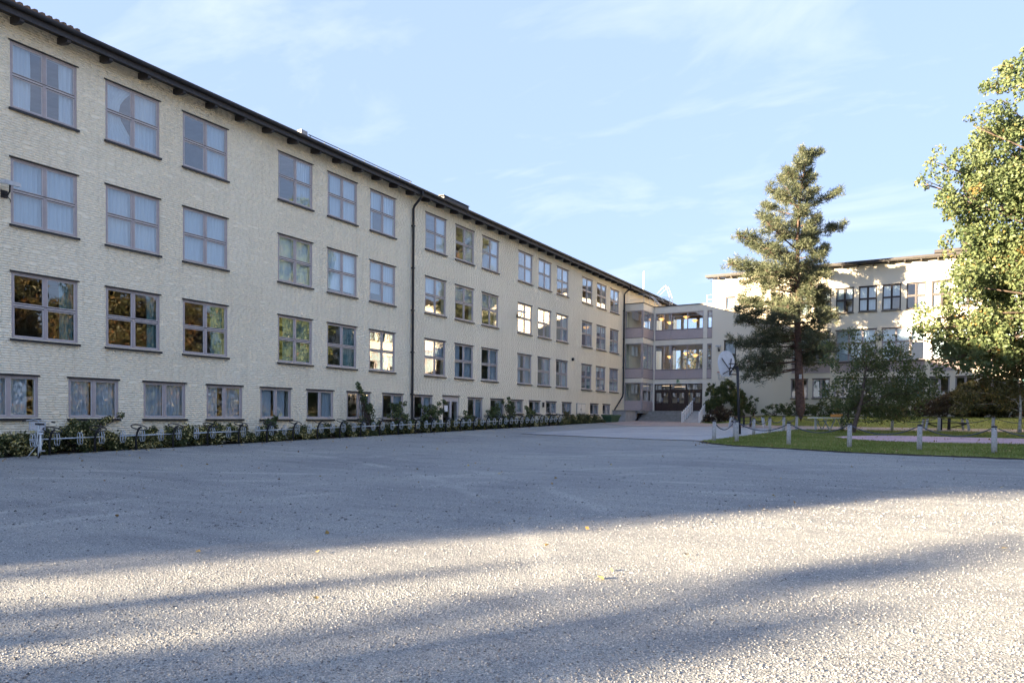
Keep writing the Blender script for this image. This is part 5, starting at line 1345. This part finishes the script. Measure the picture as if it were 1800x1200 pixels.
rope(FRONT[0], BACK[0], 0.36, 'dark rope sagging across the left tip of the lawn', 'ropes between the bollards')
for i in range(1, len(FRONT) - 1): rope(FRONT[i], FRONT[i + 1], 0.27 if i < 5 else 0.24, 'dark blue rope in front of the lawn after the %s front bollard from the left' % NTH[i], 'ropes between the bollards')
for i in range(len(BACK) - 1): rope(BACK[i], BACK[i + 1], 0.25, 'dark rope along the back of the lawn after the %s back bollard from the left' % NTH[i], 'ropes between the bollards')

# ------------------------------------------------------------------ picnic tables
def picnic(x, y, lab, top):
    z = gz(x, y)
    t = thing('picnic_table', lab, 'picnic table', (x, y, z), 'picnic tables behind the lawn', rz=math.radians(8))
    def add(mb, name, mat, par=t): return link(name, mb.mesh(name, mat), par)
    for k in range(5):
        b_ = MB(); b_.box(-0.9, 0.9, -0.36 + 0.147 * k, -0.36 + 0.147 * k + 0.135, 0.70, 0.74); add(b_, 'top_board', M[top])
    for s in (-1, 1):
        for k in range(2):
            b_ = MB(); y0 = s * 0.72 - 0.15 + 0.15 * k; b_.box(-1.0, 1.0, y0, y0 + 0.14, 0.41, 0.45); add(b_, 'seat_board', M['tabletop'])
    for s in (-1, 1):
        for q_ in (-1, 1):
            b_ = MB(); b_.bar((s * 1.12, q_ * 0.85, 0), (s * 1.02, q_ * 0.72, 0.70), 0.10, 0.09); add(b_, 'end_leg', M['paleleg'])
            b_ = MB(); b_.bar((s * 0.22, q_ * 0.25, 0), (s * 0.22, q_ * 0.2, 0.70), 0.09, 0.08); add(b_, 'leg', M['black'])
        b_ = MB(); b_.bar((s * 1.05, -0.78, 0.68), (s * 1.05, 0.78, 0.68), 0.07, 0.07); b_.bar((s * 0.9, -0.84, 0.385), (s * 0.9, 0.84, 0.385), 0.05, 0.05); b_.bar((s * 1.05, -0.78, 0.40), (s * 0.3, -0.2, 0.16), 0.05, 0.05); add(b_, 'brace', M['black'])
    return t


picnic(12.55, 50.9, 'picnic table with faded red top behind the basketball pole', 'redtop')
picnic(24.35, 50.6, 'picnic table with dark top and pale end legs under the maple', 'tabletop')

# ------------------------------------------------------------------ table tennis table
tt = thing('table_tennis_table', 'outdoor table tennis table with pale top edge and V shaped legs', 'table', (18.75, 46.2, gz(18.75, 46.2)), rz=math.radians(29.5))


def tadd(mb, name, mat, par=tt): return link(name, mb.mesh(name, mat), par)


b_ = MB(); b_.box(-1.37, 1.37, -0.76, 0.76, 0.755, 0.80); tadd(b_, 'top', M['conc'])
b_ = MB(); b_.box(-1.40, 1.40, -0.80, -0.762, 0.74, 0.805); b_.box(-1.40, 1.40, 0.762, 0.80, 0.74, 0.805); b_.box(-1.41, -1.372, -0.762, 0.762, 0.74, 0.805); b_.box(1.372, 1.41, -0.762, 0.762, 0.74, 0.805); tadd(b_, 'edge_rail', M['white'])
for q_ in (-0.55, 0.55):
    for s in (-1, 1):
        b_ = MB(); b_.bar((s * 0.62, q_, 0.0), (s * 1.0, q_, 0.755), 0.05, 0.05); tadd(b_, 'leg', M['galv'])
        b_ = MB(); b_.bar((s * 0.62, q_, 0.0), (s * 0.30, q_, 0.755), 0.05, 0.05); tadd(b_, 'leg', M['galv'])
b_ = MB(); b_.box(-0.012, 0.012, -0.80, 0.80, 0.83, 1.0); b_.bar((0, -0.7, 0.8), (0, -0.7, 0.84), 0.03, 0.03); b_.bar((0, 0.7, 0.8), (0, 0.7, 0.84), 0.03, 0.03); tadd(b_, 'net', M['orange'])
b_ = MB(); b_.box(-1.28, -1.20, -0.06, 0.06, -0.02, 0.75); tadd(b_, 'end_post', M['paleleg'])

# ------------------------------------------------------------------ basketball hoop
bz_ = gz(14.88, 38.43)
hp = thing('basketball_hoop', 'black basketball post with white fan shaped board and red rim', 'basketball hoop', (14.88, 38.43, bz_))
b_ = MB(); b_.tube([(14.88, 38.43, bz_ - 0.1), (14.70, 38.43, 4.36)], 0.075, 10); b_.box(14.6, 14.78, 38.34, 38.52, 4.33, 4.39); b_.build('pole', M['black'], hp)
pc = Vector((14.28, 38.69, 4.3))
ax = Vector((-0.85, 0.53, 0)).normalized()      # the board faces left and towards the viewer's left
sd = Vector((0.53, 0.85, 0)).normalized()
bo = pc + ax * 0.35
b_ = MB()
outl = [(0.42 * math.sin(a) if False else 0.60 * math.sin(a), 0.35 + 0.62 * math.cos(a)) for a in np.linspace(-PI * 0.55, PI * 0.55, 17)] + [(0.42, -0.28), (0.28, -0.42), (-0.28, -0.42), (-0.42, -0.28)]
fr = [bo + sd * u + Vector((0, 0, v)) for u, v in outl]; bk2 = [p - ax * 0.035 for p in fr]
n_ = len(fr)
b_._add(fr + bk2, [tuple(range(n_)), tuple(range(n_, 2 * n_))[::-1]] + [(i, n_ + i, n_ + (i + 1) % n_, (i + 1) % n_) for i in range(n_)])
b_.build('backboard', M['board'], hp)
b_ = MB(); hub = bo - ax * 0.30 + Vector((0, 0, -0.1)); top_ = Vector((14.70, 38.43, 4.28))
b_.bar(hub + Vector((0, 0, 0.12)), top_, 0.06, 0.06); b_.bar(hub - Vector((0, 0, 0.22)), top_ - Vector((0, 0, 0.34)), 0.06, 0.06); b_.bar(hub - Vector((0, 0, 0.2)), top_ + Vector((-0.1, 0, 0.22)), 0.05, 0.05); b_.bar(top_ + Vector((-0.45, 0, 0.24)), top_ + Vector((0.02, 0, 0.24)), 0.05, 0.05)
b_.bar(hub + Vector((0, 0, 0.14)), hub - Vector((0, 0, 0.28)), 0.06, 0.06)
for u, v in ((-0.35, 0.55), (0.35, 0.55), (-0.25, -0.3), (0.25, -0.3)): b_.bar(hub, bo - ax * 0.045 + sd * u + Vector((0, 0, v)), 0.045, 0.045)
b_.build('bracket_arm', M['black'], hp)
rc = bo + ax * 0.32 + Vector((0, 0, -0.18))
b_ = MB(); b_.tube([rc + Vector((0.23 * math.cos(a), 0.23 * math.sin(a), 0)) for a in np.linspace(0, 2 * PI, 21)[:-1]], 0.016, 6, closed=True); b_.bar(bo + Vector((0, 0, -0.18)), rc - ax * 0.2, 0.12, 0.03); rm = b_.build('rim', M['red'], hp)
b_ = MB()
for k in range(12):
    a = k * PI / 6
    b_.tube([rc + Vector((0.22 * math.cos(a + 0.26 * s * 4), 0.22 * math.sin(a + 0.26 * s * 4), 0)) * (1 - 0.35 * s) + rc * (0.35 * s) * 0 - Vector((0, 0, 0)) if False else Vector((rc.x + 0.22 * (1 - 0.4 * s) * math.cos(a + s * 0.5), rc.y + 0.22 * (1 - 0.4 * s) * math.sin(a + s * 0.5), rc.z - 0.42 * s)) for s in (0, 0.33, 0.66, 1)], 0.006, 4)
    b_.tube([Vector((rc.x + 0.22 * (1 - 0.4 * s) * math.cos(a - s * 0.5), rc.y + 0.22 * (1 - 0.4 * s) * math.sin(a - s * 0.5), rc.z - 0.42 * s)) for s in (0, 0.33, 0.66, 1)], 0.006, 4)
b_.build('net', M['net'], rm)

# ------------------------------------------------------------------ green planter by the steps
gp = thing('planter_tub', 'green tapered planter tub standing at the foot of the far downpipe', 'planter', (1.0, 54.1, gz(1, 54.1)))
z = gz(1, 54.1)
b_ = MB(); b_.hexa([(0.72, 53.35, z), (1.28, 53.35, z), (1.28, 54.85, z), (0.72, 54.85, z), (0.6, 53.1, z + 0.48), (1.4, 53.1, z + 0.48), (1.4, 55.1, z + 0.48), (0.6, 55.1, z + 0.48)]); b_.build('tub', M['green'], gp)
b_ = MB(); b_.box(0.55, 1.45, 53.03, 55.17, z + 0.482, z + 0.60); b_.build('rim', M['green'], gp)
b_ = MB(); b_.box(0.5, 0.95, 49.6, 50.6, gz(.7, 50) + 0.55, gz(.7, 50) + 0.59); b_.box(0.68, 0.76, 50.0, 50.2, gz(.7, 50), gz(.7, 50) + 0.548)
tag(b_.build('ledge_table', M['tabletop'], None), 'small dark ledge table on one leg among the golden shrubs', 'table')

# ------------------------------------------------------------------ gravel stones, grass, fallen leaves
rng = np.random.default_rng(5)
n = 60000
Zc = 3.9 * (15.0 / 3.9) ** rng.random(n); Xc = (rng.random(n) * 2 - 1) * 0.80 * Zc
px_ = CX + Xc * math.cos(th) - Zc * math.sin(th); py_ = Xc * math.sin(th) + Zc * math.cos(th)
sz = 0.0035 + 0.0065 * rng.random(n) ** 2.2
P = np.stack([px_, py_, ground_np(px_, py_) + sz * 0.25], 1)
n3_ = 9000
Z3 = 9 * (38 / 9) ** rng.random(n3_); X3 = (rng.random(n3_) * 2 - 1) * 0.80 * Z3
x3 = CX + X3 * math.cos(th) - Z3 * math.sin(th); y3 = X3 * math.sin(th) + Z3 * math.cos(th)
ok = (x3 > 1.4) & ~((x3 > 14.6) & (y3 > 24.5)) & (y3 < 52); x3, y3 = x3[ok], y3[ok]
sz3 = 0.008 + 0.014 * rng.random(len(x3)) ** 2
P = np.concatenate([P, np.stack([x3, y3, ground_np(x3, y3) + sz3 * 0.25], 1)]); sz = np.concatenate([sz, sz3]); n = len(P)
octa = np.array([[1, 0, 0], [-1, 0, 0], [0, 1, 0], [0, -1, 0], [0, 0, 1], [0, 0, -1]], float)
Vv = octa[None] * (0.7 + 0.6 * rng.random((n, 6, 1))) + rng.normal(0, 0.22, (n, 6, 3)); Vv[..., 2] *= 0.65
an = rng.random(n) * 6.28; ca, sa = np.cos(an)[:, None], np.sin(an)[:, None]
Vr = np.stack([Vv[..., 0] * ca - Vv[..., 1] * sa, Vv[..., 0] * sa + Vv[..., 1] * ca, Vv[..., 2]], -1) * sz[:, None, None] + P[:, None]
of = np.array([[0, 2, 4], [2, 1, 4], [1, 3, 4], [3, 0, 4], [2, 0, 5], [1, 2, 5], [3, 1, 5], [0, 3, 5]])
o = link('gravel', np_mesh('gravel', Vr.reshape(-1, 3), (np.arange(n)[:, None, None] * 6 + of[None]).reshape(-1, 3), M['stone'], tint=np.repeat(rng.random(n), 6)))
tag(o, 'loose grey gravel stones covering the near part of the yard', 'gravel', kind='stuff')


def inside(P, poly):
    x, y = P[:, 0], P[:, 1]; c = np.zeros(len(P), bool); m = len(poly)
    for i in range(m):
        (x0, y0), (x1, y1) = poly[i], poly[i - 1]
        k = ((y0 > y) != (y1 > y)) & (x < (x1 - x0) * (y - y0) / ((y1 - y0) + 1e-12) + x0)
        c ^= k
    return c


isl = LAWN_B + LAWN_T[::-1]
strip = [(19.6, 36.9), (20.6, 34.9), (22, 33.6), (24, 33.4), (26.8, 34.0), (46, 34), (46, 39.4), (27, 39.2), (24, 39.8), (21.75, 39.9), (20.4, 38.7)]
Q = np.stack([rng.uniform(15, 31, 120000), rng.uniform(25, 48, 120000)], 1)
Q = Q[inside(Q, isl) & ~inside(Q, strip)]
Q2 = np.stack([rng.uniform(7.4, 31, 40000), rng.uniform(54, 61.5, 40000)], 1); Q2 = Q2[Q2[:, 1] > 57.6 - (Q2[:, 0] - 7.4) * 0.8]
Q = np.concatenate([Q, Q2]); n = len(Q)
h = rng.uniform(0.03, 0.085, n); a = rng.random(n) * 6.28; w = rng.uniform(0.008, 0.018, n)
zb = ground_np(Q[:, 0], Q[:, 1]) + 0.015
d = np.stack([np.cos(a) * w, np.sin(a) * w], 1); le = rng.normal(0, 0.03, (n, 2))
V = np.stack([np.c_[Q - d, zb], np.c_[Q + d, zb], np.c_[Q + le, zb + h]], 1).reshape(-1, 3)
patch = 0.45 + 0.25 * np.sin(Q[:, 0] * 1.3 + 2 * np.sin(Q[:, 1] * 0.7)) * np.sin(Q[:, 1] * 0.9)
o = link('grass', np_mesh('grass', V, np.arange(n * 3).reshape(-1, 3), M['blade'], tint=np.repeat(np.clip(patch + rng.normal(0, 0.2, n), 0, 1), 3)))
tag(o, 'short patchy autumn grass on the lawns', 'grass', kind='stuff')
n1, n2, n3, n4 = 650, 420, 260, 130
Q = np.concatenate([np.stack([rng.uniform(15.5, 29, n1), rng.uniform(26, 48, n1)], 1), np.stack([rng.uniform(19, 29, n2), rng.uniform(47.5, 55, n2)], 1),
                    np.stack([rng.uniform(1.2, 1.9, n3) + rng.exponential(0.5, n3), rng.uniform(8, 50, n3)], 1), np.stack([rng.uniform(2, 27, n4), rng.uniform(4, 30, n4)], 1)])
zl = ground_np(Q[:, 0], Q[:, 1]) + np.where(Q[:, 1] > 46, 0.05, np.where((Q[:, 0] > 15) & (Q[:, 1] > 25), 0.07, 0.02))
cnt = np.ones(len(Q), int)
V, Fq, tn = leaf_cloud(np.c_[Q, zl], np.full(len(Q), 0.01), cnt, 0.07, rng, up=2.2, tint_c=rng.random(len(Q)), jitter=0.1)
o = link('fallen_leaves', np_mesh('fallen_leaves', V, Fq, M['fallen'], tint=tn))
tag(o, 'scattered yellow and brown fallen leaves on lawn, path and gravel', 'leaves', kind='stuff')
